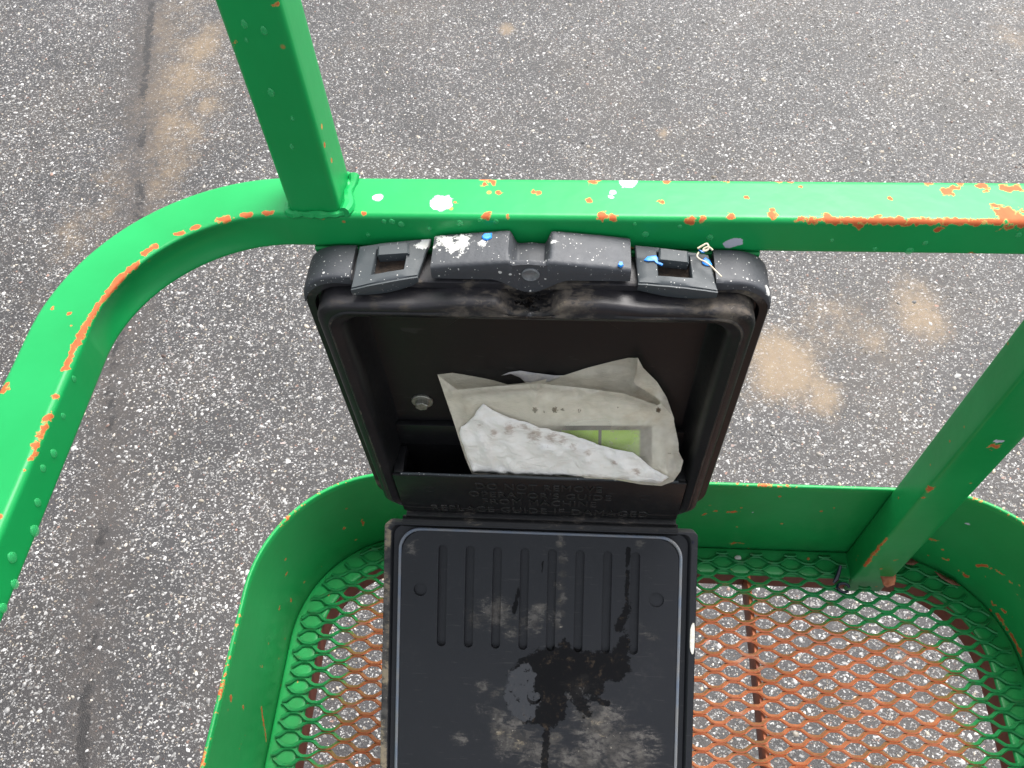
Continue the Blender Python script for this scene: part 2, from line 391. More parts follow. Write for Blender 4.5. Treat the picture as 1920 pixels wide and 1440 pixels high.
def segd(p, a, b):
    ax, ay = a; bx, by = b; dx, dy = bx - ax, by - ay; l = dx * dx + dy * dy or 1e-12
    t = max(0, min(1, ((p[0] - ax) * dx + (p[1] - ay) * dy) / l)); return hypot(p[0] - ax - t * dx, p[1] - ay - t * dy)
def pld(p, pts): return min(segd(p, pts[i], pts[i + 1]) for i in range(len(pts) - 1))
def inside(p, poly):
    r = False; n = len(poly)
    for i in range(n):
        x0, y0 = poly[i]; x1, y1 = poly[i - 1]
        if (y0 > p[1]) != (y1 > p[1]) and p[0] < (x1 - x0) * (p[1] - y0) / (y1 - y0) + x0: r = not r
    return r
def field(P, blobs):
    """blobs: (centre, radius) or (polyline list, radius); 1 at the middle, 0 at twice the radius, .5 at the radius"""
    v = 0.0
    for c, r in blobs:
        if isinstance(c, list):
            d = min(seg3(P, c[i], c[i + 1]) for i in range(len(c) - 1))
        else: d = (P - c).length
        if d < 2 * r: v = max(v, 1 - d / (2 * r))
    return v
def seg3(p, a, b):
    d = b - a; t = max(0, min(1, (p - a).dot(d) / (d.dot(d) or 1e-12))); return (p - a - d * t).length
def nz(x, y, z=0, s=1): return noise.noise(Vector((x * s, y * s, z * s)))

# ================================================================== SETTING: asphalt
def lines(a, b, step, far):
    L = []; v = a
    while v < b + 1e-6: L.append(v); v += step
    s = step; lo = a; hi = b; pre = []; post = []
    while s < far: s *= 1.7; lo -= s; hi += s; pre.append(lo); post.append(hi)
    return pre[::-1] + L + post
gx = lines(-2.4, 2.5, .022, 30); gy = lines(-.6, 3.8, .022, 30)
seam_px = [(305, -60), (285, 0), (268, 180), (262, 380), (235, 600), (207, 700), (205, 860), (186, 1050), (168, 1250), (150, 1440), (140, 1700)]
seam = [tuple(atz(p, 0).xy) for p in seam_px]
def gp(p): return atz(p, 0)
sand = []
for p, rp, amp in (((1465, 685), 62, 1.2), ((1540, 735), 40, .85), ((1560, 600), 80, .5), ((1720, 585), 60, .8), ((1640, 630), 50, .6), ((1380, 560), 70, .35),
                   ((380, 90), 48, .75), ((398, 110), 34, .55), ((385, 200), 26, .75), ((340, 150), 80, .66), ((330, 250), 85, .62), ((310, 330), 70, .5), ((330, 30), 80, .5),
                   ((230, 330), 70, .45), ((150, 420), 80, .42), ((230, 250), 50, .35), ((1900, 60), 60, .45), ((950, 55), 14, .8), ((1243, 250), 10, .9), ((1130, 230), 60, .2), ((700, 60), 120, .25),
                   ((70, 590), 60, .35), ((40, 1200), 60, .3), ((100, 1090), 40, .3), ((1800, 330), 90, .22)):
    c = gp(p); r = (gp((p[0] + rp, p[1])) - c).length; ry = (gp((p[0], p[1] - rp)) - c).length
    sand.append((c.x, c.y, r, ry, amp))
V = []; A = dict(sand=[], seam=[], crack=[])
for y in gy:
    for x in gx:
        V.append((x, y, 0.0)); s = 0.0
        if -2.6 < x < 2.7 and -.8 < y < 4:
            for cx, cy, r, ry, amp in sand:
                q = ((x - cx) / r) ** 2 + ((y - cy) / ry) ** 2
                if q < 6: s = max(s, amp * exp(-.7 * q))
            d = pld((x, y), seam) if -1.9 < x < -.2 else 9
        else: d = 9
        A['sand'].append(s); A['seam'].append(exp(-(d / .07) ** 2)); A['crack'].append(max(0, 1 - d / .045))
nx = len(gx); Fc = [(j * nx + i, j * nx + i + 1, (j + 1) * nx + i + 1, (j + 1) * nx + i) for j in range(len(gy) - 1) for i in range(nx - 1)]
g = mk('asphalt_ground', V, Fc, M_ASPHALT, smooth=False, attrs=A); tag(g, 'damp grey asphalt with pale stone chips below the basket', 'asphalt', kind='structure')

def stone_chips():
    """pale stones standing out of the binder: low faceted lumps, each with its own tone"""
    rg = np.random.default_rng(5); n = 132000
    x = rg.uniform(-2.6, 2.7, n); y = rg.uniform(-.7, 4.0, n)
    den = .78 + .22 * np.sin(x * 2.1 + 1.3 * np.sin(y * 1.7)) * np.cos(y * 2.6 + .8 * np.sin(x * 3.1))
    for cx, cy, r, ry, amp in sand: den -= .8 * amp * np.exp(-.7 * (((x - cx) / r) ** 2 + ((y - cy) / ry) ** 2))
    sm = np.full(n, 9.0)
    for (ax, ay), (bx, by) in zip(seam[:-1], seam[1:]):
        dx, dy = bx - ax, by - ay; t = np.clip(((x - ax) * dx + (y - ay) * dy) / (dx * dx + dy * dy), 0, 1); sm = np.minimum(sm, np.hypot(x - ax - t * dx, y - ay - t * dy))
    den -= .55 * np.exp(-(sm / .06) ** 2)
    k = rg.uniform(0, 1, n) < den; x, y = x[k], y[k]; n = len(x)
    rad = np.clip(np.exp(rg.normal(np.log(.0027), .38, n)), .0016, .0085); el = rg.uniform(1, 1.75, n); an = rg.uniform(0, 2 * pi, n); hh = rad * rg.uniform(.18, .5, n)
    m = 6; V = np.zeros((n, 2 * m, 3)); tx, ty = rg.normal(0, .18, n), rg.normal(0, .18, n)
    for j in range(m):
        a = 2 * pi * j / m + rg.uniform(-.35, .35, n); rr_ = rad * rg.uniform(.72, 1.2, n)
        u, v_ = rr_ * np.cos(a) * el ** .5, rr_ * np.sin(a) / el ** .5
        X, Y = u * np.cos(an) - v_ * np.sin(an), u * np.sin(an) + v_ * np.cos(an); q = rg.uniform(.62, .86, n)
        V[:, j] = np.stack((x + X, y + Y, np.full(n, -.0006)), 1); V[:, m + j] = np.stack((x + X * q, y + Y * q, np.maximum(hh + tx * X + ty * Y, .0003)), 1)
    quad = np.array([[j, (j + 1) % m, m + (j + 1) % m, m + j] for j in range(m)]); base = (np.arange(n) * 2 * m)[:, None, None]
    Q = (quad[None] + base).reshape(-1, 4); C = (np.arange(m, 2 * m)[None] + base[:, 0]).reshape(-1, m)
    me = bpy.data.meshes.new('stone_chips'); me.vertices.add(n * 2 * m); me.vertices.foreach_set('co', V.ravel())
    nl = Q.size + C.size; me.loops.add(nl); me.loops.foreach_set('vertex_index', np.concatenate((Q.ravel(), C.ravel())).astype(np.int32))
    st = np.concatenate((np.arange(len(Q)) * 4, Q.size + np.arange(len(C)) * m)).astype(np.int32); me.polygons.add(len(st)); me.polygons.foreach_set('loop_start', st)
    me.update(calc_edges=True)
    tone = np.clip(.07 + .40 * rg.uniform(0, 1, n) ** 1.25, .05, .46); warm = (rg.uniform(0, 1, n) > .80) * rg.uniform(.3, 1, n); red = (rg.uniform(0, 1, n) > .975) * 1.0
    for nm, v_ in (('tone', tone), ('warm', warm), ('red', red)):
        at_ = me.attributes.new(nm, 'FLOAT', 'POINT'); at_.data.foreach_set('value', np.repeat(v_, 2 * m).astype(np.float32))
    n_ = NT('pale_stone'); t_ = n_.attr('tone')
    c = n_.mix(n_.attr('warm'), (1.0, .985, .96), (1.0, .86, .66)); c = n_.mix(n_.attr('red'), c, (.62, .40, .32))
    sc_ = n_.n.new('ShaderNodeVectorMath'); sc_.operation = 'SCALE'; n_.put(sc_.inputs[0], c); n_.put(sc_.inputs[3], n_.math('MULTIPLY', t_, n_.mixf(n_.noise(500, 3), .75, 1.15)))
    n_.bs(Base_Color=sc_.outputs[0], Roughness=.5, Specular_IOR_Level=.4); me.materials.append(n_.m)
    o = bpy.data.objects.new('stone_chips', me); COL.objects.link(o)
    return tag(o, 'countless pale stone chips set in the damp grey asphalt', 'stones', kind='stuff')
stone_chips()
# ================================================================== BASKET
ZR, ZF = 1.42, .75                       # top of the middle rail, top of the floor frame
XL, XR, YF, YB = -.362, .588, .471, -.42  # inner faces of the toe board
RC = .155
basket = thing('lift_basket', 'green painted steel lift basket with square rails, worn to orange, and expanded mesh floor', 'lift basket', (.113, .03, .70))

def uline(xl, xr, yf, yb, rad, step=.003, na=48):
    """open U: from back left, along the left side, the front, the right side; returns points and outward normals"""
    P = []
    y = yb
    while y < yf - rad: P.append((xl, y, -1, 0)); y += step
    for k in range(na + 1):
        a = pi - .5 * pi * k / na; P.append((xl + rad + rad * cos(a), yf - rad + rad * sin(a), cos(a), sin(a)))
    x = xl + rad + step
    while x < xr - rad: P.append((x, yf, 0, 1)); x += step
    for k in range(na + 1):
        a = .5 * pi - .5 * pi * k / na; P.append((xr - rad + rad * cos(a), yf - rad + rad * sin(a), cos(a), sin(a)))
    y = yf - rad - step
    while y > yb: P.append((xr, y, 1, 0)); y -= step * 4
    return P
def sweep(P, prof, dent=None):
    """prof: closed list of (n, z): outward offset and height"""
    loops = []
    for i, (x, y, nx_, ny_) in enumerate(P):
        L = []
        for (o, z) in prof:
            if dent: o = dent(i, x, y, nx_, ny_, o, z)
            L.append(Vector((x + nx_ * o, y + ny_ * o, z)))
        loops.append(L)
    return loft(loops)
# --- middle rail
T, HT = .042, .034
rp = [(o, z) for o, z in rrect(-T / 2, T / 2, ZR - HT, ZR, .0042, (30, 16), 6)]
def dent(i, x, y, nx_, ny_, o, z):
    if o < 0:
        k = min(1, max(0, abs(nx_ * ny_) * 2.4)); t = (z - (ZR - HT / 2)) / (HT / 2)
        o += .0062 * k * max(0, 1 - t * t * 1.1) * (1 if o < -T / 2 + .003 else .35)
    return o
PR = uline(XL + .0185, XR - .0185, YF - .0165, YB, .1335, .0022, 90)
v, f = sweep(PR, rp, dent)
def rt(*px): return [atz(p, ZR) for p in px]
ef = YF - .0165 - T / 2                    # y of the rail's inner face
def edge(x0, x1): return [atz((x0, 412), ZR), atz((x1, 416), ZR)]
wear = [(edge(1500, 1880), .0034), (edge(1640, 1720), .0042), (rt((1895, 403)), .0095), ([*rt((1880, 405)), *rt((1925, 412))], .006)]
wear = [(c if len(c) > 1 else c[0], r) for c, r in wear]
for (x, y), r in (((1775, 360), .0062), ((1790, 352), .004), ((1840, 348), .005), ((1885, 352), .006), ((1850, 356), .004), ((1870, 395), .004), ((1908, 352), .005), ((1865, 385), .0036),
                  ((1110, 342), .004), ((1130, 405), .0055), ((1150, 406), .0045), ((912, 404), .0048), ((1240, 378), .0034), ((1103, 376), .0034), ((1446, 402), .0052), ((1449, 393), .003), ((1371, 406), .0042),
                  ((1298, 413), .0055), ((1318, 411), .004), ((1285, 416), .004), ((908, 346), .004), ((925, 341), .004), ((935, 361), .0034), ((905, 333), .005), ((940, 332), .005), ((768, 330), .004), ((1000, 360), .0032), ((1010, 361), .0032),
                  ((852, 379), .003), ((682, 399), .0032), ((952, 406), .003), ((1120, 334), .0045), ((1160, 335), .003), ((1460, 338), .004), ((1480, 339), .004), ((1250, 340), .0035), ((1360, 337), .004), ((1550, 405), .0042), ((1800, 343), .004), ((1740, 342), .0045),
                  ((1400, 370), .0022), ((1670, 372), .0026), ((1500, 350), .002), ((98, 578), .002), ((130, 588), .0022), ((133, 612), .0018), ((45, 882), .0025), ((35, 928), .0028), ((102, 745), .0035), ((5, 728), .005)):
    wear.append((atz((x, y), ZR), r * .78))
for a, r in ((((290, 463), (270, 475)), .0028), (((258, 492), (225, 520), (190, 565), (160, 610), (140, 650), (122, 690)), .0027), (((97, 770), (82, 800), (68, 835), (62, 858)), .0030),
             (((330, 440), (342, 436)), .0022), (((360, 428), (372, 424)), .0022), (((412, 412), (428, 409)), .0030), (((455, 403), (470, 402)), .0022), (((495, 399), (510, 398)), .0022)):
    c = rt(*a); wear.append((c, r))
zb = ZR - HT
for p, r in (((1290, 416), .003), ((1200, 470), .003), ((1440, 478), .004), ((1700, 484), .004), ((1820, 484), .005), ((1610, 425), .003), ((1760, 430), .0032)): wear.append((aty(p, ef), r))
for p, r in (((388, 457), .003), ((340, 477), .003), ((207, 636), .0026), ((170, 745), .003), ((440, 460), .003)): wear.append((atz(p, zb), r))
pale = [(atz((829, 380), ZR), .0085), (atz((822, 384), ZR), .006), (atz((1178, 340), ZR), .0075), (atz((1149, 361), ZR), .0026), (atz((1146, 369), ZR), .0022), (aty((1366, 458), ef), .0042), (aty((1376, 455), ef), .0046), (aty((1383, 454), ef), .004), (atz((708, 370), ZR), .004)]
def field_np(A, blobs):
    out = np.zeros(len(A))
    for c, r in blobs:
        pts = c if isinstance(c, list) else [c]
        P = np.array([tuple(p) for p in pts]); lo = P.min(0) - 2 * r; hi = P.max(0) + 2 * r
        idx = np.nonzero(((A > lo) & (A < hi)).all(1))[0]
        if not len(idx): continue
        Q = A[idx]; d = np.full(len(idx), 9.0)
        if len(P) == 1: d = np.linalg.norm(Q - P[0], axis=1)
        for a, b in zip(P[:-1], P[1:]):
            ab = b - a; t = np.clip(((Q - a) @ ab) / max(ab @ ab, 1e-12), 0, 1); d = np.minimum(d, np.linalg.norm(Q - a - t[:, None] * ab, axis=1))
        out[idx] = np.maximum(out[idx], np.clip(1 - d / (2 * r), 0, 1))
    return out.tolist()
def paint_attrs(V, wear, pale, gr=None, far=None):
    A = np.array([tuple(p) for p in V])
    return dict(wear=field_np(A, wear), pale=field_np(A, pale or []), grime=[gr(Vector(P)) for P in V] if gr else [0.0] * len(V))
rail = mk('mid_rail', v, f, M_RAIL, basket, attrs=paint_attrs(v, wear, pale), angle=50)
tag(rail, 'bright green square middle rail with chipped paint and white splashes')
# --- top rail (above the picture) and uprights
ZT = ZF + 1.10
v, f = sweep(uline(XL + .0185, XR - .0185, YF - .0165, YB, .1335, .03, 12), [(o, z + ZT - ZR) for o, z in rrect(-T / 2, T / 2, ZR - HT, ZR, .0042, (2, 2), 3)])
mk('top_rail', v, f, M_RAIL, basket, angle=50)
def post(x0, x1, y0, y1, z0, z1, r=.004, step=.006):
    n = max(2, int((z1 - z0) / step)); L = [[Vector((x, y, z0 + (z1 - z0) * k / n)) for x, y in rrect(x0, x1, y0, y1, r, (6, 6), 4)] for k in range(n + 1)]
    return loft(L)
ux0, ux1, uy0, uy1 = -.2065, -.168, .4355, .4745
v, f = post(ux0, ux1, uy0, uy1, ZR, ZT - HT - .001)
wear = [(aty(p, uy0), r) for p, r in (((522, 12), .0022), ((556, 226), .0022), ((545, 170), .0016), ((573, 270), .0016), ((552, 258), .0013), ((440, 85), .002), ((533, 120), .0016), ((640, 375), .0025))]
mk('upright_post', v, f, M_RAIL, basket, attrs=paint_attrs(v, wear, None), angle=50)
px0, px1, py0, py1 = .3925, .4425, .428, .4695
v, f = post(px0, px1, py0, py1, ZF - .035, ZR - HT - .0008, .003)
wear = [(aty(p, py0), r) for p, r in (((1741, 917), .005), ((1722, 925), .003), ((1730, 935), .003), ((1745, 922), .004), ((1676, 1050), .004), ((1655, 1065), .004), ((1862, 838), .006), ((1912, 698), .0022), ((1870, 746), .002), ((1788, 850), .002))]
wear += [([aty((1620, 1062), py0), aty((1660, 1010), py0)], .003), ([aty((1666, 1000), py0), aty((1730, 920), py0)], .0022)]
mk('floor_post', v, f, M_TOE, basket, attrs=paint_attrs(v, wear, [(aty((1872, 828), py0), .005)], None), angle=50)
# --- weld bead round the foot of the upright
path = []
for x, y in rrect(ux0 - .0012, ux1 + .0012, uy0 - .0012, uy1 + .0012, .005, (16, 16), 5): path.append((x + random.uniform(-.0006, .0006), y + random.uniform(-.0006, .0006), ZR + .0002))
v, f = tube(path, [.0030 + .0006 * sin(i * .55) + .0004 * sin(i * 1.3) for i in range(len(path))], 8, True)
mk('weld_bead', v, f, M_RAIL, basket, attrs=paint_attrs(v, [(atz((548, 390), ZR), .003), (atz((660, 396), ZR), .0035)], None))
bl = []                                                     # lump of weld on the right-hand side of the upright
for k in range(9):
    t = k / 8; bl.append((ux1 + .003 + .0012 * sin(k * 1.1), uy0 - .001 + t * (uy1 - uy0), ZR + .001 + .001 * cos(k * 1.6)))
v, f = tube(bl, [.0042 + .0012 * sin(k * .8) for k in range(9)], 10)
mk('weld_bead', v, f, M_RAIL, basket)
# --- bracket that carries the manual box, under the rail
pts = [(-.196, ZR - HT - .0006), (.142, ZR - HT - .0006), (.142, 1.30), (.130, 1.285), (-.170, 1.285), (-.186, 1.30), (-.188, 1.372), (-.196, 1.380)]
v, f = prism(pts[::-1], lambda x, z, d: Vector((x, d, z)), .4385, .4335, .0012)
mk('box_bracket', v, f, M_TOE, basket)

# --- toe board
def u_dist(x, y):
    """distance inwards from the toe board's inner face"""
    if x < XL + RC and y > YF - RC: return RC - hypot(x - XL - RC, y - YF + RC)
    if x > XR - RC and y > YF - RC: return RC - hypot(x - XR + RC, y - YF + RC)
    return min(x - XL, XR - x, YF - y)
PT = uline(XL, XR, YF, YB, RC, .006)
TH = .188
tp = []
for k in range(25): tp.append((0, ZF - .03 + (TH + .03 - .0012) * k / 24))
tp += [(.0008, ZF + TH - .0003), (.0022, ZF + TH), (.0036, ZF + TH - .0003), (.0044, ZF + TH - .0012), (.0044, ZF + TH * .6), (.0044, ZF - .03)]
v, f = sweep(PT, tp)
wear = []
def toe(p, side='f'):
    if side == 'f': return aty(p, YF)
    # walk along the ray till it meets the inner face
    q = ray(p); t = .2
    while t < 2 and u_dist(q[0] * t / FPX, q[1] * t / FPX) > 0: t += .0005
    return Vector((q[0] * t / FPX, q[1] * t / FPX, H + q[2] * t / FPX))
for a, r in ((((1845, 1060), (1890, 1080)), .0022), (((1722, 1010), (1728, 1004)), .005), (((1730, 1005), (1790, 1030)), .0018), (((1740, 1040), (1775, 1050)), .0022), (((1785, 1065), (1815, 1082)), .0026),
             (((1860, 1130), (1900, 1160)), .0025), (((1870, 1150), (1885, 1180)), .003), (((1880, 1170), (1918, 1230)), .003), (((1800, 1045), (1850, 1080)), .0012), (((1890, 1090), (1915, 1120)), .0032),
             (((1830, 1050), (1838, 1072)), .0014), (((1365, 958), (1390, 962)), .002), (((1370, 1018), (1415, 1022)), .002), (((1310, 965), (1345, 958)), .0018), (((1503, 1012), (1506, 1008)), .0022), (((1378, 990), (1384, 988)), .002),
             (((578, 1062), (610, 1062)), .0012), (((532, 1080), (538, 1074)), .0022), (((520, 1165), (528, 1120)), .0014), (((490, 1330), (500, 1400)), .0020), (((440, 1420), (460, 1380)), .0016), (((455, 1328), (458, 1326)), .0024), (((490, 1246), (492, 1250)), .0026),
             (((645, 990), (650, 985)), .0022), (((680, 975), (684, 984)), .0022), (((545, 1125), (546, 1130)), .002), (((405, 1305), (408, 1300)), .0024), (((432, 1308), (438, 1306)), .0022)):
    wear.append(([toe(p, 's') for p in a], r))
palet = [(toe(p, 's'), r) for p, r in (((1667, 975), .002), ((1815, 982), .0028), ((1822, 980), .002), ((1410, 960), .002), ((1428, 948), .0015), ((522, 1072), .0022), ((1420, 985), .0013), ((650, 1040), .0014), ((430, 1250), .003))]
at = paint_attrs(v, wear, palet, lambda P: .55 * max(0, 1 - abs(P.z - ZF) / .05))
for i, P in enumerate(v):
    if P[2] > ZF + TH - .0045: at['wear'][i] = max(at['wear'][i], .36 + .30 * nz(P[0], P[1], 0, 26) + .12 * nz(P[0], P[1], 3, 90))
tb = mk('toe_board', v, f, M_TOE, basket, attrs=at, angle=60)
tag(tb, 'curved green sheet steel toe board with scratched inner face')
# --- floor frame: a square section ring, green on top, old orange on its inner side
FWD = .039
fp = [(o, z) for o, z in rrect(-FWD, -.0006, ZF - .042, ZF, .003, (8, 6), 4)]
v, f = sweep(uline(XL, XR, YF, YB, RC, .006), fp)
at = paint_attrs(v, [], None, lambda P: .5); 
fm = []
for t in f:
    q = [v[i] for i in t]; dn = u_dist(sum(p[0] for p in q) / len(q), sum(p[1] for p in q) / len(q)); zz = sum(p[2] for p in q) / len(q)
    fm.append(1 if (dn > FWD - .0025 and zz < ZF - .004) or zz < ZF - .04 else 0)
fr = mk('floor_frame', v, f, M_TOE, basket, attrs=at, mats=[M_TOE, M_ORANGE], fmat=fm, angle=50)
v, f = bbox(.2535, .2585, YB + .02, YF - FWD - .0004, ZF - .04, ZF - .0022, .0006)
mk('cross_bar', v, f, M_ORANGE, basket, attrs=dict(wear=[1.0 if P[2] > ZF - .004 else 0.0 for P in v]))
v, f = bbox(-.0885, -.0835, YB + .02, YF - FWD - .0004, ZF - .04, ZF - .0022, .0006)
mk('cross_bar', v, f, M_ORANGE, basket, attrs=dict(wear=[1.0 if P[2] > ZF - .004 else 0.0 for P in v]))
# --- expanded metal floor: one sheet of zigzag strands meeting in flat bonds
LWD, SWD, BOND = .0464, .0213, .0110
def mesh_floor():
    V, Fc, we, ed = [], [], [], []
    ca, sa = cos(radians(38)), sin(radians(38)); hw, ht = .0022, .0012
    prof = ((-hw, ht), (hw, ht), (hw, -ht), (-hw, -ht))
    ox, oy = atz((1620, 1106), ZF).xy
    k0 = int((YB - oy) / (SWD / 2)) + 1; k1 = int((YF - oy) / (SWD / 2)) + 1
    for k in range(k0, k1):
        ya, yb = oy + k * SWD / 2, oy + (k + 1) * SWD / 2
        pts = []; i0 = int((XL - ox) / (LWD / 2)) - 2; i1 = int((XR - ox) / (LWD / 2)) + 2
        for i in range(i0, i1):
            x = ox + i * LWD / 2; up = (i + k) % 2 == 0
            y = (ya + hw * .45) if up else (yb - hw * .45); zz = ZF + .0028 + (.0009 if up else -.0009)
            jx, jy = .0013 * nz(i, k, 1, 3.1), .0009 * nz(i, k, 5, 3.1)
            dy = SWD * .06 * (1 if up else -1)
            pts += [(x - .0078 + jx, y + jy + dy, zz), (x - .0038 + jx, y + jy, zz), (x + .0038 + jx, y + jy, zz), (x + .0078 + jx, y + jy + dy, zz)]
        run = []
        def flush():
            nonlocal run
            if len(run) >= 2:
                o = len(V); m = len(run)
                for j, p in enumerate(run):
                    a = run[max(0, j - 1)]; b = run[min(m - 1, j + 1)]; t = Vector((b[0] - a[0], b[1] - a[1], 0)).normalized()
                    nn = Vector((-t.y, t.x, 0)) if t.x >= 0 else Vector((t.y, -t.x, 0))
                    d = u_dist(p[0], p[1]); wv = (d - .036) / .11
                    if p[0] > .30: wv -= .10 * min(1, (p[0] - .30) / .2)
                    hd = hypot(p[0] - .418, p[1] - .41); wv -= .35 * exp(-(hd / .09) ** 2)
                    wv = max(0, min(1, wv))
                    for q in range(4):
                        for u, w_ in (prof[q], prof[(q + 1) % 4]):
                            V.append(Vector(p) + nn * (u * ca + w_ * sa) + Vector((0, 0, -u * sa + w_ * ca))); we.append(wv); ed.append(1.0 if q == 3 else 0.0)
                for j in range(m - 1):
                    for q in range(4):
                        a = o + j * 8 + q * 2; Fc.append((a, a + 1, a + 9, a + 8))
                Fc.append((o, o + 2, o + 4, o + 6)); e = o + (m - 1) * 8; Fc.append((e + 6, e + 4, e + 2, e))
            run = []
        for p in pts:
            ok = u_dist(p[0], p[1]) > .0075 and not (px0 - .004 < p[0] < px1 + .004 and py0 - .004 < p[1] < py1 + .004)
            if ok: run.append(p)
            else: flush()
        flush()
    return V, Fc, we, ed
v, f, we, ed = mesh_floor()
fmesh = mk('mesh_floor', v, f, M_MESH, basket, smooth=False, attrs=dict(wear=we, edge=ed))
tag(fmesh, 'expanded metal floor sheet, green round its edge and worn orange in the middle')
# --- water drops on the upright faces
def drops():
    bl = []
    def add(P, nrm, r, stretch):
        n = Vector(nrm); side = n.cross(Vector((0, 0, 1))).normalized(); up = Vector((0, 0, 1))
        L = []; ring = 12; rows = 5; base = Vector(P)
        vs = []; fs = []
        for i in range(rows):
            a = .5 * pi * i / rows; rr = cos(a); hh = sin(a)
            for k in range(ring):
                b = 2 * pi * k / ring; sx = cos(b) * rr * r; sz = sin(b) * rr * r * stretch
                if sz > 0: sx *= 1 - .45 * (sz / (r * stretch)) ** 2
                vs.append(base + side * sx + up * sz + n * (hh * r * .42 + .00015))
        vs.append(base + n * (r * .42 + .00015))
        for i in range(rows - 1):
            for k in range(ring): fs.append((i * ring + k, i * ring + (k + 1) % ring, (i + 1) * ring + (k + 1) % ring, (i + 1) * ring + k))
        for k in range(ring): fs.append(((rows - 1) * ring + k, (rows - 1) * ring + (k + 1) % ring, rows * ring))
        fs.append(tuple(range(ring - 1, -1, -1)))
        bl.append((vs, fs))
    for p, r in (((458, 45), .0021), ((495, 57), .0022), ((508, 173), .0024), ((462, 75), .0012), ((547, 275), .0016), ((548, 222), .0014)): add(aty(p, uy0), (0, -1, 0), r, 1.5)
    for p, r in (((735, 415), .0024), ((752, 420), .0026), ((862, 418), .0028), ((900, 412), .002), ((805, 428), .002), ((1210, 439), .0028), ((1331, 445), .0028), ((1705, 470), .0032), ((1735, 455), .0022), ((1910, 440), .0024), ((1275, 424), .0018), ((720, 415), .002), ((690, 440), .0018), ((930, 415), .0022), ((1190, 420), .0016), ((1560, 450), .0016), ((1640, 466), .0018)):
        add(aty(p, ef), (0, -1, 0), r, 1.15)
    xs = XL + .0185 + T / 2
    for p, r in (((100, 850), .0028), ((80, 878), .0024), ((70, 942), .0026), ((64, 995), .0036), ((22, 1045), .0034), ((27, 1095), .003), ((5, 1140), .003), ((138, 710), .002), ((118, 780), .002)):
        add(atx(p, xs), (1, 0, 0), r, 1.4)
    return join(*bl)
v, f = drops()
tag(mk('water_droplets', v, f, M_DROP, basket), 'raindrops, lightened by a painted green tint, clinging to the green rail faces', kind='stuff')

# ================================================================== MANUAL BOX
X0, X1, Z0, Z1 = -.2030, .1505, 1.020, 1.386
box = thing('manual_box', 'open black plastic manual box with hinged lid hanging from the green middle rail', 'storage box', (-.026, .41, 1.02))
XC = -.0282                                        # middle of the hasp
def rr(inset, y, r, top=0.0, bot=0.0, hump=0.0):
    L = []
    for x, z in rrect(X0 + inset, X1 - inset, Z0 + inset + bot, Z1 - inset - top, r, (86, 60), 9):
        if hump and z > Z1 - inset - top - .02:
            a = abs(x - XC); k = 0
            if a < .085: k = .0045 * min(1, (.085 - a) / .03)                       # shoulders either side of the hasp
            if a < .026: k -= .0135 * (.5 + .5 * cos(pi * min(1, max(0, (a - .010) / .016))))
            z += k * hump
        L.append(Vector((x, y, z)))
    return L
loops = [rr(.005, .4305, .026), rr(0, .428, .030), rr(0, .4025, .030), rr(.0012, .4008, .029), rr(.0070, .4008, .025), rr(.0090, .406, .020),
         rr(.0106, .406, .020, hump=1), rr(.0110, .3895, .020, hump=1), rr(.0117, .3872, .0195, hump=1), rr(.0135, .3858, .019, hump=1), rr(.0162, .3855, .0185, hump=.75, bot=-.004), rr(.0182, .3855, .021, hump=.2, bot=-.006),
         rr(.0190, .3843, .0205, bot=-.007), rr(.0200, .3841, .0202, bot=-.009), rr(.0210, .3852, .020, bot=-.010), rr(.0255, .3866, .019, bot=-.015), rr(.0285, .3895, .018, bot=-.018), rr(.0305, .400, .018, bot=-.022), rr(.0335, .4225, .018, bot=-.026), rr(.0365, .4262, .016, bot=-.029)]
v, f = loft(loops)
da = []
for P in v:
    d = 0.0
    if P.y < .4065 and P.z > 1.36: d = max(d, .58 + .7 * nz(P.x, P.z, 0, 28) + .2 * nz(P.x, P.y, 4, 90) - .5 * max(0, (1.372 - P.z) / .012))
    if abs(P.x - X0) < .03 or abs(P.x - X1) < .03: d = max(d, .12 + .25 * nz(P.x, P.y, P.z, 22))
    if P.y < .3846 and P.z > 1.10: d = max(d, .55 + .4 * nz(P.x, P.z, 7, 30))
    d = max(d, field(P, [(aty((860, 585), .385), .008), (aty((760, 580), .385), .007), (aty((700, 577), .385), .006), (aty((1050, 588), .385), .006), (aty((760, 530), .395), .012), (aty((625, 555), .39), .012), (aty((1195, 545), .39), .010), (aty((1410, 555), .39), .008), (aty((1060, 520), .39), .010), (aty((668, 790), .40), .005), (aty((706, 905), .40), .006)]))
    da.append(max(0, d))
we = [field(P, [(Vector((XC, .397, 1.366)), .010)]) for P in v]
body = mk('body', v, f, M_BODY, box, attrs=dict(dirt=da, wet_dark_refl=we, film=[.75] * len(v), lit_rim=[max(0, min(1, (P.z - 1.366) / .006)) if P.y < .4075 and P.z > 1.36 else (.30 if P.y < .3880 else 0.0) for P in v]), angle=40)  # last mask lightens tongue top and rim as painted light
tag(body, 'deep black tray with rounded rim and dirt streaks')
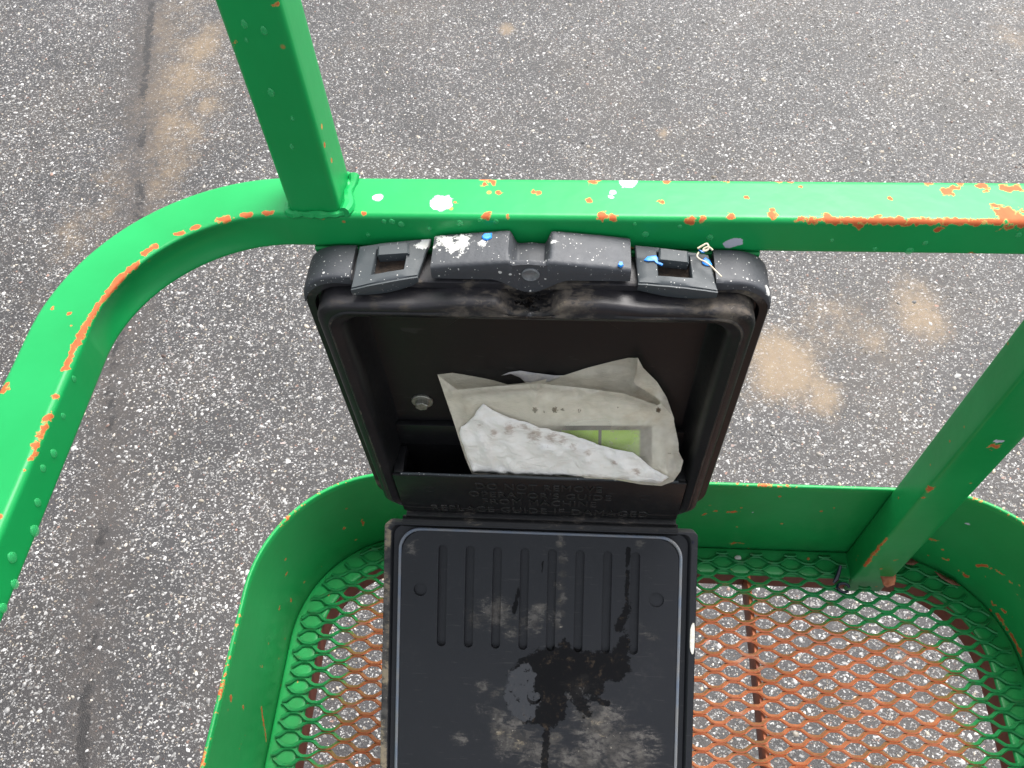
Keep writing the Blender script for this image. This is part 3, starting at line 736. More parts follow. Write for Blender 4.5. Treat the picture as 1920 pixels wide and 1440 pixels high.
# raised ledge on the back wall above the pocket slot, and the pocket's lettered front
v, f = bbox(-.1695, .1175, .4195, .4263, 1.108, 1.146, .001)
mk('back_ledge', v, f, M_BODY, body)
for xa, xb in ((-.1735, -.1632), (.1115, .1215)):
    v, f = bbox(xa, xb, .3880, .4190, 1.0930, 1.1062, .001); mk('slot_end', v, f, M_BODY, body)
for p in ((832, 612), (1168, 618)):
    c = aty(p, .4215); tri = [(c.x - .017, c.z + .016), (c.x, c.z), (c.x + .017, c.z + .016), (c.x + .012, c.z + .022), (c.x - .012, c.z + .022)]
    v, f = prism(tri, lambda x, z, d: Vector((x, d, z)), .4263, .4185, .0010); mk('latch_boss', v, f, M_BODY, body)
v1 = bbox(-.1745, .1225, .3846, .3892, 1.0215, 1.1045, .0012)
v2 = tube([(-.166 + .28 * k / 20, .3868, 1.1050 + .0006 * sin(k)) for k in range(21)], .0013, 8)
v, f = join(v1)
pp = mk('pocket_panel', v, f, M_BODY, body, attrs=dict(dirt=[.1 + .2 * nz(P[0], P[2], 0, 40) for P in v]))
tag(pp, 'lettered black panel across the bottom of the tray')
v, f = v2; mk('panel_lip', v, f, M_GASKET, pp) if False else mk('panel_lip', v, f, M_LATCH, body)
for p in ((806, 915), (1209, 931)):
    c = aty(p, .3862); n = 20; L = []
    for rad, y in ((.0062, .3853), (.0056, .3844), (.0046, .3844), (.0040, .3850)): L.append([Vector((c.x + rad * cos(2 * pi * k / n), y, c.z + rad * sin(2 * pi * k / n))) for k in range(n)])
    v, f = loft(L, False, True); mk('screw_boss', v, f, M_BODY, body)
# hexagon bolt and washer in the back wall
c = aty((791, 757), .4225); n = 24
L = [[Vector((c.x + r * cos(2 * pi * k / n), y, c.z + r * sin(2 * pi * k / n))) for k in range(n)] for r, y in ((.0105, .4262), (.0105, .4246), (.0098, .4240), (.0068, .4240))]
Hx = [[Vector((c.x + r * cos(pi / 3 * k + .3), y, c.z + r * sin(pi / 3 * k + .3))) for k in range(6)] for r, y in ((.0066, .4242), (.0066, .4195), (.0058, .4186))]
v, f = loft(L, True, True); w = mk('washer', v, f, M_STEEL, body)
v, f = loft(Hx); mk('bolt', v, f, M_STEEL, body, smooth=False)
# lettering raised from the panel
def text_mesh(txt, width, cap):
    cu = bpy.data.curves.new('lettering', 'FONT'); cu.body = txt; cu.size = 1.0; cu.extrude = .02; cu.space_character = 1.12; cu.resolution_u = 3; cu.bevel_depth = .006; cu.bevel_resolution = 0
    to = bpy.data.objects.new('lettering', cu); COL.objects.link(to); bpy.context.view_layer.update()
    me = bpy.data.meshes.new_from_object(to.evaluated_get(bpy.context.evaluated_depsgraph_get()))
    vs = [q.co.copy() for q in me.vertices]; fs = [tuple(q.vertices) for q in me.polygons]
    bpy.data.objects.remove(to); bpy.data.meshes.remove(me)
    x0 = min(q.x for q in vs); x1 = max(q.x for q in vs); y0 = min(q.y for q in vs); y1 = max(q.y for q in vs)
    return [((q.x - x0) / (x1 - x0) * width, (q.y - y0) / (y1 - y0) * cap, q.z) for q in vs], fs
for txt, pa, pb in (('DO NOT REMOVE', (892, 911.5), (1129, 917)), ("OPERATOR'S GUIDE", (879, 925), (1146, 933)), ('FROM MACHINE', (905, 938.5), (1118, 946)), ('REPLACE GUIDE IF DAMAGED', (810, 951), (1215, 964))):
    a, b = aty(pa, .3843), aty(pb, .3843); zc = (a.z + b.z) / 2
    vs_, fs_ = text_mesh(txt, b.x - a.x, .0125)
    v = [Vector((a.x + q[0], .3843 - q[2] * .032, zc - .00625 + q[1])) for q in vs_]
    mk('lettering', v, fs_, M_TEXT, pp, smooth=False)
v, f = prism([(1045 / 1000, 0), (1062 / 1000, 0), (1070 / 1000, 1), (1052 / 1000, 1)], lambda a, b, d: aty((a * 1000, 972 - 20 * b), d), .3862, .3858) if False else ([], [])

# hasp bar: arched, with a thumb notch on top and a padlock tab with a plug below
def hasp():
    xa, xb = -.1000, .0445; top = []; bot = []
    n = 90
    for k in range(n + 1):
        x = xa + (xb - xa) * k / n; t = 1 - abs(x - XC) / .0725; z = 1.4030 + .0085 * max(0, t) ** .8
        a = abs(x - XC)
        top.append((x, z, .0135 * (.5 + .5 * cos(pi * min(1, max(0, (a - .0095) / .0065)))) if a < .016 else 0))
        b = 1.3905 - .0035 * max(0, t)
        if a < .030: b -= .0135 * (.5 + .5 * cos(pi * a / .030))
        bot.append((x, b + .003 * max(0, t)))
    YS = [.4312, .4302, .4270, .4200, .4120, .4060, .4025, .4008, .3998]
    loops = []
    for (x, z, nd), (_, b) in zip(top, bot):
        L = []
        for j, y in enumerate(YS):
            e = .0012 if j in (0, len(YS) - 1) else (.0003 if j in (1, len(YS) - 2) else 0)
            keep = max(0, min(1, (y - .4035) / .003))                       # front wall of the notch stays
            L.append(Vector((x, y, z - e - nd * keep - .0022 * (1 - keep) * (nd > .006) + .0004 * nz(x, y, 0, 300))))
        for y in (.3990, .3990, .4015, .4285): pass
        L += [Vector((x, .3992, z - .0022 - .0015 * (nd > .006))), Vector((x, .3990, (z + b) / 2)), Vector((x, .3993, b + .0008)), Vector((x, .4010, b)), Vector((x, .4040, b)), Vector((x, .4060, b + .003)), Vector((x, .4280, 1.3862)), Vector((x, .4310, 1.3870))]
        loops.append(L)
    V, Fc = loft(loops)
    return V, Fc
v, f = hasp()
pal = [field(P, [([aty((825, 455), .425), aty((862, 470), .415), aty((870, 452), .425)], .009), (aty((845, 465), .42), .011), (aty((905, 455), .42), .005), (aty((880, 478), .41), .003), (aty((1040, 455), .42), .0035)]) * .82 for P in v]
dr = [field(P, [(aty((990, 470), .415), .007)]) * 1.3 for P in v]
hb = mk('hasp_bar', v, f, M_TOP, box, attrs=dict(pale=pal, dirt=dr), angle=45)
tag(hb, 'arched black top bar with thumb notch and white paint smear')
c = Vector((XC + .0008, .3988, 1.3975)); n = 24
L = [[Vector((c.x + r * cos(2 * pi * k / n), y, c.z + r * sin(2 * pi * k / n))) for k in range(n)] for r, y in ((.0066, .4002), (.0066, .3984), (.0058, .3978), (.0050, .3984), (.002, .3989))]
v, f = loft(L); mk('plug', v, f, M_PIN, hb)
# corner caps
def cap(xa, xb, side):
    # cross-sections along the outside of the shell, from the latch round the corner
    P = []
    r = .030
    if side < 0:
        xs = [xb - (xb - (X0 + r)) * k / 14 for k in range(15)]
        P = [(x, Z1, 0, 1) for x in xs] + [(X0 + r + r * cos(a), Z1 - r + r * sin(a), cos(a), sin(a)) for a in [pi / 2 + pi / 2 * k / 14 for k in range(1, 13)]]
    else:
        xs = [xa + ((X1 - r) - xa) * k / 14 for k in range(15)]
        P = [(x, Z1, 0, 1) for x in xs] + [(X1 - r + r * cos(a), Z1 - r + r * sin(a), cos(a), sin(a)) for a in [pi / 2 - pi / 2 * k / 14 for k in range(1, 13)]]
    loops = []; m = len(P)
    for i, (x, z, ax, az) in enumerate(P):
        t = i / (m - 1); th = .0058 * (1 - max(0, (t - .62) / .38) ** 2 * .92) + .0008 * (1 - t)
        sec = [(.4312, -.001), (.4312, th - .0012), (.4302, th - .0002), (.427, th), (.420, th), (.412, th), (.4045, th), (.4008, th - .0003), (.3992, th - .0016), (.3990, th * .45), (.3992, -.0008 - .002 * (1 - t)), (.4010, -.001)]
        loops.append([Vector((x + ax * o, y, z + az * o)) for y, o in sec])
    return loft(loops)
for xa, xb, s in ((X0, -.1612, -1), (.1060, X1, 1)):
    v, f = cap(xa, xb, s)
    if s > 0: pal = [field(P, [([aty((1405, 490), .418), aty((1425, 505), .41), aty((1440, 525), .405), aty((1443, 548), .402)], .0032), (aty((1408, 488), .418), .005)]) for P in v]
    else: pal = [field(P, [(aty((640, 475), .418), .002)]) for P in v]
    mk('corner_cap', v, f, M_TOP, box, attrs=dict(pale=pal), angle=45)
# latches
def latch(pxs, win, blk, zt, lift, flecks, label):
    """pxs: outer corners in the photo (back left, back right, front right, front left); win: window corners; blk: block"""
    zs = zt
    def pt(p, dz=0.0): # on a plane that falls towards the front
        q = ray(p); # plane: z = zs + k*(y-.43)
        k = .26; t = (zs + dz - k * .43 - H) / (q[2] - k * q[1]); return Vector((q[0] * t, q[1] * t, H + q[2] * t))
    o = [pt(p) for p in pxs]; i = [pt(p) for p in win]
    up = Vector((0, .26, -1)).normalized() * -1; th = .0042
    root_v = []; F_ = []
    def bl(a, b, s): return a + (b - a) * s
    # frame as four bars with a shared grid of rings: outer, mid bulge, inner
    n = 10; ringo, ringi = [], []
    for k in range(4):
        a, b = o[k], o[(k + 1) % 4]; c_, d_ = i[k], i[(k + 1) % 4]
        for j in range(n): s = j / n; ringo.append(bl(a, b, s)); ringi.append(bl(c_, d_, s))
    m = len(ringo); rings = []
    cen = sum(ringo, Vector()) / m
    def bow(P):                     # latch arms stand proud towards the middle of each side
        return up * (.0016 * sin(max(0, min(1, (P.x - min(o[0].x, o[3].x)) / (max(o[1].x, o[2].x) - min(o[0].x, o[3].x)))) * pi) + .0005 * nz(P.x, P.y, 0, 120))
    def inn(P, d): return P + (cen - P).normalized() * d
    rings.append([P - up * th for P in ringo]); rings.append([P - up * .0008 + bow(P) for P in ringo]); rings.append([inn(P, .0009) + bow(P) for P in ringo])
    rings.append([bl(P, Q, .5) + bow(P) + up * .0003 for P, Q in zip(ringo, ringi)])
    rings.append([P + bow(P) - (cen - P).normalized() * .0006 for P in ringi]); rings.append([P - up * .0008 + bow(P) for P in ringi]); rings.append([P - up * (th + .004) for P in ringi]); 
    V, Fc = [], []
    for L in rings: V += L
    for a in range(len(rings) - 1):
        for k in range(m): Fc.append((a * m + k, a * m + (k + 1) % m, (a + 1) * m + (k + 1) % m, (a + 1) * m + k))
    # down-turned front lip
    fl, fr_ = o[3], o[2]
    lip = []
    for j in range(13):
        s = j / 12; P = bl(fl, fr_, s); dn = .0085 + .004 * sin(pi * s); lip.append((P, dn))
    lv = []
    for P, dn in lip: lv.append([P - up * .001 + bow(P), P + Vector((0, -.0012, -.001)) + bow(P), P + Vector((0, -.0016, -dn * .5)), P + Vector((0, .0002, -dn)), P + Vector((0, .003, -dn)), P + Vector((0, .003, -.003))])
    vv, ff = loft(lv)
    V, Fc = join((V, Fc), (vv, ff))
    o_ = mk('latch', V, Fc, M_LATCH, box, angle=40, attrs=dict(pale=[field(P, [(pt((800, 455)), .006), (pt((788, 460)), .004)]) for P in V])); tag(o_, label)
    # block in the window
    q = [pt(p, lift) for p in blk]; base = [P - up * .013 for P in q]; ce = sum(q, Vector()) / 4
    L = [base, [P - up * .0012 for P in q], [P + (ce - P).normalized() * .0014 for P in q]]
    L = [[bl(r_[k], r_[(k + 1) % 4], s / 4) for k in range(4) for s in range(4)] for r_ in L]
    v, f = loft(L); mk('button', v, f, M_LATCH, o_, angle=30)
    # dirty floor of the window
    q = [P - up * .0065 + (cen - P) * -.12 for P in i]; v = q + [P - up * .002 for P in q]
    mk('window_floor', v, [(0, 1, 2, 3), (7, 6, 5, 4), (0, 4, 5, 1), (1, 5, 6, 2), (2, 6, 7, 3), (3, 7, 4, 0)], M_DIRTFLOOR, o_, smooth=False)
    for poly in flecks:
        P = [pt(p) + bow(pt(p)) + up * .0004 for p in poly]; ce = sum(P, Vector()) / len(P)
        L = [[a - up * .0008 for a in P], [a + up * .0002 for a in P], [a + (ce - a) * .15 + up * .0005 for a in P]]
        v, f = loft(L); mk('paint_fleck', v, f, M_BLUE, o_)
    return o_
M_DIRTFLOOR = mat_simple('caked_brown_dirt', (.010, .006, .004), (.035, .021, .012), 160, .85, 0, .6)
latch(((674, 462), (808, 447), (783, 517), (658, 540)), ((707, 470), (766, 458), (757, 506), (697, 516)), ((708, 461), (766, 454), (767, 475), (707, 479)), 1.3985, .0040, [], 'left black latch with white paint on its corner')
latch(((1190, 459), (1328, 478), (1346, 545), (1197, 530)), ((1231, 474), (1292, 482), (1297, 522), (1234, 518)), ((1236, 464), (1291, 470), (1292, 493), (1235, 487)), 1.3985, .0045,
      [[(1207, 489), (1214, 482), (1230, 481), (1234, 488), (1233, 492), (1243, 497), (1241, 500), (1231, 496), (1226, 491), (1213, 491)], [(1315, 490), (1322, 484), (1330, 489), (1335, 497), (1332, 500), (1323, 499), (1317, 496)], [(1309, 470), (1316, 472), (1321, 475), (1315, 475)]], 'right black latch with blue paint flecks')
# blue spots on the hasp bar
for poly in ([(903, 444), (908, 438), (922, 437), (922, 446), (913, 450), (906, 448)], [(1158, 497), (1161, 491), (1167, 491), (1169, 497), (1164, 500)]):
    P = [atz(p, 1.4092 if p[0] < 1000 else 1.4062) for p in poly]; ce = sum(P, Vector()) / len(P)
    L = [[a - Vector((0, 0, .0012)) for a in P], [a + Vector((0, 0, .0001)) for a in P], [a + (ce - a) * .2 + Vector((0, 0, .0007)) for a in P]]
    v, f = loft(L); mk('paint_fleck', v, f, M_BLUE, hb)

# ------------------------------------------------------------------ lid
LA = radians(35); LC, LS = cos(LA), sin(LA); LY, LZ = .37, 1.012
def lp(u, vv, h=0.0): return Vector((u, LY - vv * LC - h * LS, LZ - vv * LS + h * LC))
def luv(p):
    q = ray(p); t = (LY * LS + (H - LZ) * LC) / (q[1] * LS - q[2] * LC); return (q[0] * t, (LY - q[1] * t) / LC)
LU0, LU1, LV0, LV1 = -.1958, .1458, -.0045, .362
PU0, PU1, PV0, PV1 = -.1757, .1258, .0040, .350
def lr(u0, u1, v0, v1, r, h): return [lp(a, b, h) for a, b in rrect(u0, u1, v0, v1, r, (50, 50), 9)]
def li(k, h, r):                          # between the lid's edge (k=0) and the panel (k=1)
    return lr(LU0 + (PU0 - LU0) * k, LU1 + (PU1 - LU1) * k, LV0 + (PV0 - LV0) * k, LV1 + (PV1 - LV1) * k, r, h)
loops = [li(.12, -.021, .006), li(0, -.019, .006), li(0, -.0012, .006), li(.04, -.0003, .006), li(.12, 0, .007), li(.34, 0, .009), li(.42, -.0015, .010), li(.50, -.0055, .012), li(.62, -.0062, .016), li(.80, -.0062, .021), li(.98, -.0062, .024), li(1.0, -.0058, .0245), li(1.0, -.0008, .0245)]
v1 = loft(loops, True, False)
# inner panel with slots and dimples
outline = [(a, b) for a, b in rrect(PU0, PU1, PV0, PV1, .0245, (50, 50), 9)]
rec = []
t1, b1 = luv((831, 1022)), luv((827, 1212)); t8, b8 = luv((1192, 1036)), luv((1187, 1228))
for k in range(8):
    s = k / 7; ut = t1[0] + (t8[0] - t1[0]) * s; va = t1[1] + (t8[1] - t1[1]) * s - .0005; vb = b1[1] + (b8[1] - b1[1]) * s; hw = .0049
    lo = []
    for j in range(7): a = pi + pi * j / 6; lo.append((ut + hw * cos(a), va + .0045 + min(hw, .0045) * sin(a)))
    for j in range(1, 12): lo.append((ut + hw, va + .0045 + (vb - va - .009) * j / 12))
    for j in range(7): a = pi * j / 6; lo.append((ut + hw * cos(a), vb - .0045 + .0045 * sin(a)))
    for j in range(1, 12): lo.append((ut - hw, vb - .0045 - (vb - va - .009) * j / 12))
    rec.append((lo, .0052))
for p, r, dp in (((788, 1105), .0074, .003), ((1231, 1125), .0080, .0022), ((1001, 1308), .0078, .005)):
    c = luv(p); rec.append(([(c[0] + r * cos(2 * pi * k / 22), c[1] + r * sin(2 * pi * k / 22)) for k in range(22)], dp))
def panel():
    P2, E2 = [], []
    def addl(L):
        o = len(P2); P2.extend(Vector(p) for p in L); E2.extend((o + i, o + (i + 1) % len(L)) for i in range(len(L))); return o
    ro = addl(outline); starts = [addl(r[0]) for r in rec]
    loopsd = [outline + outline[:1]] + [r[0] + r[0][:1] for r in rec]
    y = PV0 + .0015
    while y < PV1:
        x = PU0 + .0015
        while x < PU1:
            if inside((x, y), outline) and all(pld((x, y), L) > .0011 for L in loopsd if min(p[0] for p in L) - .002 < x < max(p[0] for p in L) + .002 and min(p[1] for p in L) - .002 < y < max(p[1] for p in L) + .002): P2.append(Vector((x, y)))
            x += .0026
        y += .0026
    vs_, es_, fs_, ov, oe, of = delaunay_2d_cdt(P2, E2, [list(range(ro, ro + len(outline)))], 1, 1e-6)
    idmap = {}
    for i, l in enumerate(ov):
        for q in l: idmap[q] = i
    V = [lp(p.x, p.y, 0) for p in vs_]; UV = [(p.x, p.y) for p in vs_]; Fc = []; low = {}
    bb = [(min(p[0] for p in r[0]), max(p[0] for p in r[0]), min(p[1] for p in r[0]), max(p[1] for p in r[0])) for r in rec]
    for t in fs_:
        cx = sum(vs_[i].x for i in t) / len(t); cy = sum(vs_[i].y for i in t) / len(t); hit = None
        for k, (b, r) in enumerate(zip(bb, rec)):
            if b[0] < cx < b[1] and b[2] < cy < b[3] and inside((cx, cy), r[0]): hit = k; break
        if hit is None: Fc.append(tuple(t))
        else:
            ids = []
            for i in t:
                if (i, hit) not in low: low[(i, hit)] = len(V); V.append(lp(vs_[i].x, vs_[i].y, -rec[hit][1])); UV.append((vs_[i].x, vs_[i].y))
                ids.append(low[(i, hit)])
            Fc.append(tuple(ids))
    for k, (s0, r) in enumerate(zip(starts, rec)):
        n = len(r[0])
        for i in range(n):
            a, b = idmap[s0 + i], idmap[s0 + (i + 1) % n]
            if (a, k) in low and (b, k) in low: Fc.append((a, b, low[(b, k)], low[(a, k)]))
    return V, Fc, UV
pv, pf, puv = panel()
v, f = join(v1, (pv, pf))
nfr = len(v1[0])
puddle = [luv(p) for p in ((955, 1262), (975, 1235), (1010, 1218), (1045, 1212), (1060, 1192), (1072, 1215), (1110, 1222), (1145, 1225), (1160, 1200), (1175, 1180), (1182, 1205), (1178, 1235), (1184, 1258), (1165, 1275), (1135, 1280), (1130, 1300), (1105, 1308), (1090, 1290), (1110, 1340), (1095, 1350), (1075, 1320), (1065, 1300), (1062, 1345), (1030, 1370), (1000, 1360), (970, 1350), (953, 1325), (942, 1295))]
runs = [[luv(p) for p in q] for q in (((1178, 1030), (1176, 1080), (1176, 1140)), ((1176, 1140), (1160, 1180)), ((972, 1105), (964, 1150)), ((1017, 1055), (1016, 1070)), ((1140, 1320), (1110, 1310)), ((1025, 1370), (1020, 1440)), ((1168, 1210), (1162, 1240)))]
runr = [.0024, .005, .0022, .0012, .003, .004, .003]
dust = [(luv(p), r, a * 1.3) for p, r, a in (((1052, 1020), .005, .9), ((1056, 1075), .006, .9), ((1052, 1125), .006, .85), ((1045, 1175), .006, .8), ((935, 1375), .012, 1.0), ((975, 1395), .012, 1.0), ((1040, 1385), .010, .95), ((905, 1290), .012, .6), ((930, 1300), .010, .7), ((1120, 1360), .03, .8), ((1010, 1140), .012, .7), ((960, 1185), .014, .6), ((930, 1150), .022, .75), ((890, 1165), .016, .6), ((1050, 1100), .008, .8), ((1055, 1050), .007, .8), ((1048, 1150), .008, .75), ((1000, 1165), .02, .6), ((1220, 1190), .014, .6), ((950, 1380), .03, .75), ((1010, 1410), .025, .75), ((1150, 1390), .04, .7), ((1190, 1430), .035, .6), ((930, 1340), .02, .55), ((900, 1330), .012, .4), ((1100, 1430), .04, .65), ((860, 1385), .012, .5), ((770, 1030), .010, .55), ((850, 1005), .012, .4), ((1200, 1020), .006, .7), ((1085, 1290), .025, .5))]
streak = [([luv(p) for p in q], r, am) for q, r, am in ((((1050, 1003), (1058, 1060), (1052, 1120), (1044, 1190)), .0052, .62), (((1020, 1005), (1022, 1060)), .003, .4), (((870, 1148), (930, 1152), (1000, 1162)), .004, .62), (((885, 1166), (960, 1176), (1010, 1186)), .003, .6), (((1040, 1150), (1080, 1155)), .003, .5), (((935, 1345), (950, 1375), (985, 1385)), .004, .95), (((960, 1400), (1010, 1405), (1040, 1390)), .004, .95), (((1050, 1360), (1120, 1390), (1200, 1395)), .005, .7), (((840, 1385), (875, 1388)), .002, .7), (((1080, 1420), (1150, 1410), (1220, 1425)), .006, .7), (((1195, 1170), (1225, 1195), (1215, 1215)), .005, .6), (((768, 1020), (790, 1008), (850, 1004)), .003, .6))]
wet_dark_refl, dirt, film = [0.0] * nfr, [], [0.0] * nfr
lobe = [luv(p) for p in ((948, 1262), (985, 1240), (1005, 1262), (1000, 1290), (1012, 1310), (1000, 1350), (965, 1360), (940, 1320))]
for P in v1[0]:
    e = .15 + .3 * nz(P.x, P.y, P.z, 60)
    if P.x < -.1885: e += .95 + .7 * nz(P.x * 3, P.y, P.z, 30)
    dirt.append(max(0, e))
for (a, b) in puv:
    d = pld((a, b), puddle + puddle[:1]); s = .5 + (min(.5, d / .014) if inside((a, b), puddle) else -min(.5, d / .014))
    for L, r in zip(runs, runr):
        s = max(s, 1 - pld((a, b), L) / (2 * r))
    wet_dark_refl.append(max(0, s))
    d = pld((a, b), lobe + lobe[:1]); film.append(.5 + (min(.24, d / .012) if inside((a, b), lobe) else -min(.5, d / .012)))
    q = 0.0
    for c, r, am in dust: q = max(q, am * exp(-(((a - c[0]) / r) ** 2 + ((b - c[1]) / (r * .8)) ** 2) * .8))
    for L, r, am in streak:
        q = max(q, am * exp(-(pld((a, b), L) / r) ** 2))
    dirt.append(q)
pale = [field(P, [(lp(LU1, luv((1297, 1195))[1], -.003), .007), (lp(LU1, luv((1297, 1175))[1], -.003), .005), (lp(LU1, luv((1297, 1215))[1], -.003), .005)]) if i < nfr else 0.0 for i, P in enumerate(v)]
lid = mk('lid', v, f, M_LID, box, attrs=dict(wet_dark_refl=wet_dark_refl, dirt=dirt, film=film), angle=32)
tag(lid, 'open black lid with eight moulded slots and a puddle, its dark reflection painted in')
v, f = tube([P + Vector((0, -.4, .6)) * .001 for P in li(.885, -.0022, .0228)], .00185, 8, True)
mk('gasket', v, f, M_GASKET, lid)
c = lp(LU1 - .0055, luv((1297, 1010))[1] + .004, .0002); n = 14
v, f = loft([[c + Vector((r * cos(2 * pi * k / n), r * sin(2 * pi * k / n) * LC, r * sin(2 * pi * k / n) * LS)) for k in range(n)] for r in (.0016, .0008)]); mk('rivet_hole', v, f, M_TIE, lid)
# paint scab on the lid's right edge
e0 = [luv(p)[1] for p in ((1297, 1168), (1297, 1226))]; P = []
for k in range(14):
    a = 2 * pi * k / 14; P.append((.5 * (e0[0] + e0[1]) + .5 * (e0[1] - e0[0]) * cos(a) * (1 + .1 * sin(3 * a)), -.0045 + .0042 * sin(a) * (1 + .2 * cos(2 * a))))
M_SCAB = mat_simple('flaking_cream_paint', (.55, .52, .44), (.66, .64, .58), 200, .6, 0, .3)
v, f = loft([[lp(LU1 - .0035 + (b + .0045) * .75, a, -.0004) for a, b in P], [lp(LU1 - .0035 + (b + .0045) * .75, a, .0006) for a, b in P], [lp(LU1 - .0035 + (b + .0045) * .62, a, .0010) for a, b in P]]); mk('paint_scab', v, f, M_SCAB, lid)
# hinge between tray and lid
path = [(-.176 + .300 * k / 30, .3775, 1.0105) for k in range(31)]
v, f = join(tube(path, .0062, 14), bbox(-.172, .122, .3795, .4020, 1.0085, 1.0195, .001))
mk('hinge', v, f, M_BODY, box, attrs=dict(dirt=[.25 + .3 * nz(P[0], P[1], P[2], 70) for P in v]))

# ================================================================== PAPERS IN THE POCKET
def sheet(poly, depth, grid=9, uv=False, jag=0):
    P2 = []; n = len(poly)
    for i in range(n):
        a, b = Vector(poly[i]), Vector(poly[(i + 1) % n]); m = max(1, int((b - a).length / grid))
        for k in range(m): P2.append(a + (b - a) * (k / m))
    if jag:
        c = sum(P2, Vector((0, 0))) / len(P2)
        P2 = [p + (p - c).normalized() * jag * (nz(p.x, p.y, 0, .05) + .6 * nz(p.x, p.y, 3, .15)) for p in P2]
    m = len(P2); E2 = [(i, (i + 1) % m) for i in range(m)]; L = [(p.x, p.y) for p in P2]; LL = L + L[:1]
    x0 = min(p[0] for p in L); x1 = max(p[0] for p in L); y0 = min(p[1] for p in L); y1 = max(p[1] for p in L)
    y = y0; r_ = 0
    while y < y1:
        x = x0 + (grid / 2 if r_ % 2 else 0)
        while x < x1:
            if inside((x, y), L) and pld((x, y), LL) > grid * .5: P2.append(Vector((x, y)))
            x += grid
        y += grid * .87; r_ += 1
    vs_, _, fs_, *_r = delaunay_2d_cdt(P2, E2, [list(range(m))], 1, 1e-4)
    V = [aty((p.x, p.y), depth(p.x, p.y)) for p in vs_]
    return V, [tuple(t) for t in fs_], [(p.x / 1000, p.y / 1000) for p in vs_]
def solid(o, t):
    m = o.modifiers.new('thickness', 'SOLIDIFY'); m.thickness = t; m.offset = 0
def fold(x, y, ax, ay, bx, by, w, a):           # a soft ridge along the line a-b
    d = segd((x, y), (ax, ay), (bx, by)); return a * exp(-(d / w) ** 2)
def ybase(x, y):
    t = max(0, min(1, (905 - y) / 200)); k = max(0, min(1, (x - 1040) / 170)); k = k * k * (3 - 2 * k)
    low = max(0, min(1, (y - 800) / 85))
    return .3945 + .025 * t - (.0125 * k + .0) * low - .003 * sin(max(0, min(1, (x - 830) / 440)) * pi)
CR = []
rc_ = random.Random(21)
for k in range(46):
    a = (rc_.uniform(835, 1265), rc_.uniform(715, 900)); an = rc_.choice((rc_.uniform(-.5, .3), rc_.uniform(.4, 1.2), rc_.uniform(-1.5, 1.5))); l = rc_.uniform(18, 70)
    CR.append((*a, a[0] + l * cos(an), a[1] + l * sin(an), rc_.uniform(3.5, 7), rc_.uniform(-.0030, .0020)))
def crease(x, y):
    v_ = 0.0
    for c in CR:
        if min(c[0], c[2]) - 20 < x < max(c[0], c[2]) + 20 and min(c[1], c[3]) - 20 < y < max(c[1], c[3]) + 20: v_ += fold(x, y, *c)
    return v_
def ridge(x, y, sc, k): return (1 - min(1, abs(nz(x, y * 1.3, k, sc)) * 2.2)) ** 3
def yfront(x, y):
    v_ = crease(x, y) + ybase(x, y) - .0016 * ridge(x, y, .011, 11) - .0009 * ridge(x + y, y - x, .017, 15) + .0022 * nz(x, y, 0, .016) + .0012 * nz(x, y, 2, .045) + .0005 * nz(x, y * 2.2, 5, .1)
    for a in ((850, 735, 1010, 722, 9, -.003), (1010, 722, 1180, 742, 9, -.003), (1180, 742, 1238, 768, 8, -.0025), (822, 704, 850, 735, 8, -.002), (1238, 768, 1205, 690, 7, -.002), (860, 800, 885, 760, 6, -.0015), (1100, 812, 1240, 870, 8, -.0015)): v_ += fold(x, y, *a)
    return v_
front = [(820, 702), (832, 712), (858, 731), (930, 724), (1010, 719), (1090, 727), (1170, 738), (1232, 760), (1240, 756), (1262, 782), (1272, 830), (1273, 848), (1281, 864), (1276, 884), (1262, 903), (1240, 911), (1200, 908), (1150, 899), (1090, 896), (1000, 893), (885, 889), (872, 858), (858, 815), (846, 775)]
bag = thing('plastic_bag', 'crumpled milky plastic bag sticking out of the black box pocket', 'bag', aty((1050, 900), .40))
def stain(uv, L): return [max([0.0] + [1 - hypot(u * 1000 - a, w * 1000 - b) / (2 * r) for a, b, r in L]) for u, w in uv]
v, f, uv = sheet(front, yfront, 5.5)
mk('front_sheet', v, f, M_FILM, bag, angle=180, attrs=dict(stain=stain(uv, ((1003, 769, 6), (1040, 768, 6), (1055, 768, 4), (1086, 770, 4), (1234, 768, 6), (1020, 772, 3), (1160, 765, 3), (1200, 752, 3), (1255, 850, 3), (1015, 722, 3), (900, 800, 3))), cling=[max(0, min(1, 1.6 * exp(-(((u * 1000 - 1140) / 95) ** 4 + ((w * 1000 - 828) / 42) ** 4)))) for u, w in uv]))
back = [(820, 702), (848, 699), (885, 705), (925, 713), (952, 721), (1000, 716), (1060, 703), (1100, 690), (1150, 677), (1178, 671), (1196, 671), (1206, 690), (1232, 716), (1250, 745), (1264, 785), (1262, 860), (1235, 890), (885, 888), (850, 790)]
def yback(x, y): return min(.4248, yback_(x, y))
def yback_(x, y): return ybase(x, y) + .0095 + .003 * nz(x, y, 9, .02) + .0012 * nz(x, y, 4, .06) + fold(x, y, 1195, 672, 1190, 725, 9, -.006) + fold(x, y, 1070, 703, 1190, 695, 7, -.003) + fold(x, y, 1196, 672, 1262, 790, 10, -.005)
v, f, _ = sheet(back, yback, 7); mk('back_sheet', v, f, M_FILM, bag, angle=180)
v, f, _ = sheet([(1196, 671), (1206, 690), (1232, 716), (1250, 745), (1264, 785), (1240, 775), (1236, 750), (1215, 735), (1192, 722), (1188, 715), (1194, 700)], lambda x, y: yback(x, y) - .006 + .002 * nz(x, y, 8, .04), 7)
mk('side_fold', v, f, M_FILM, bag, angle=180)
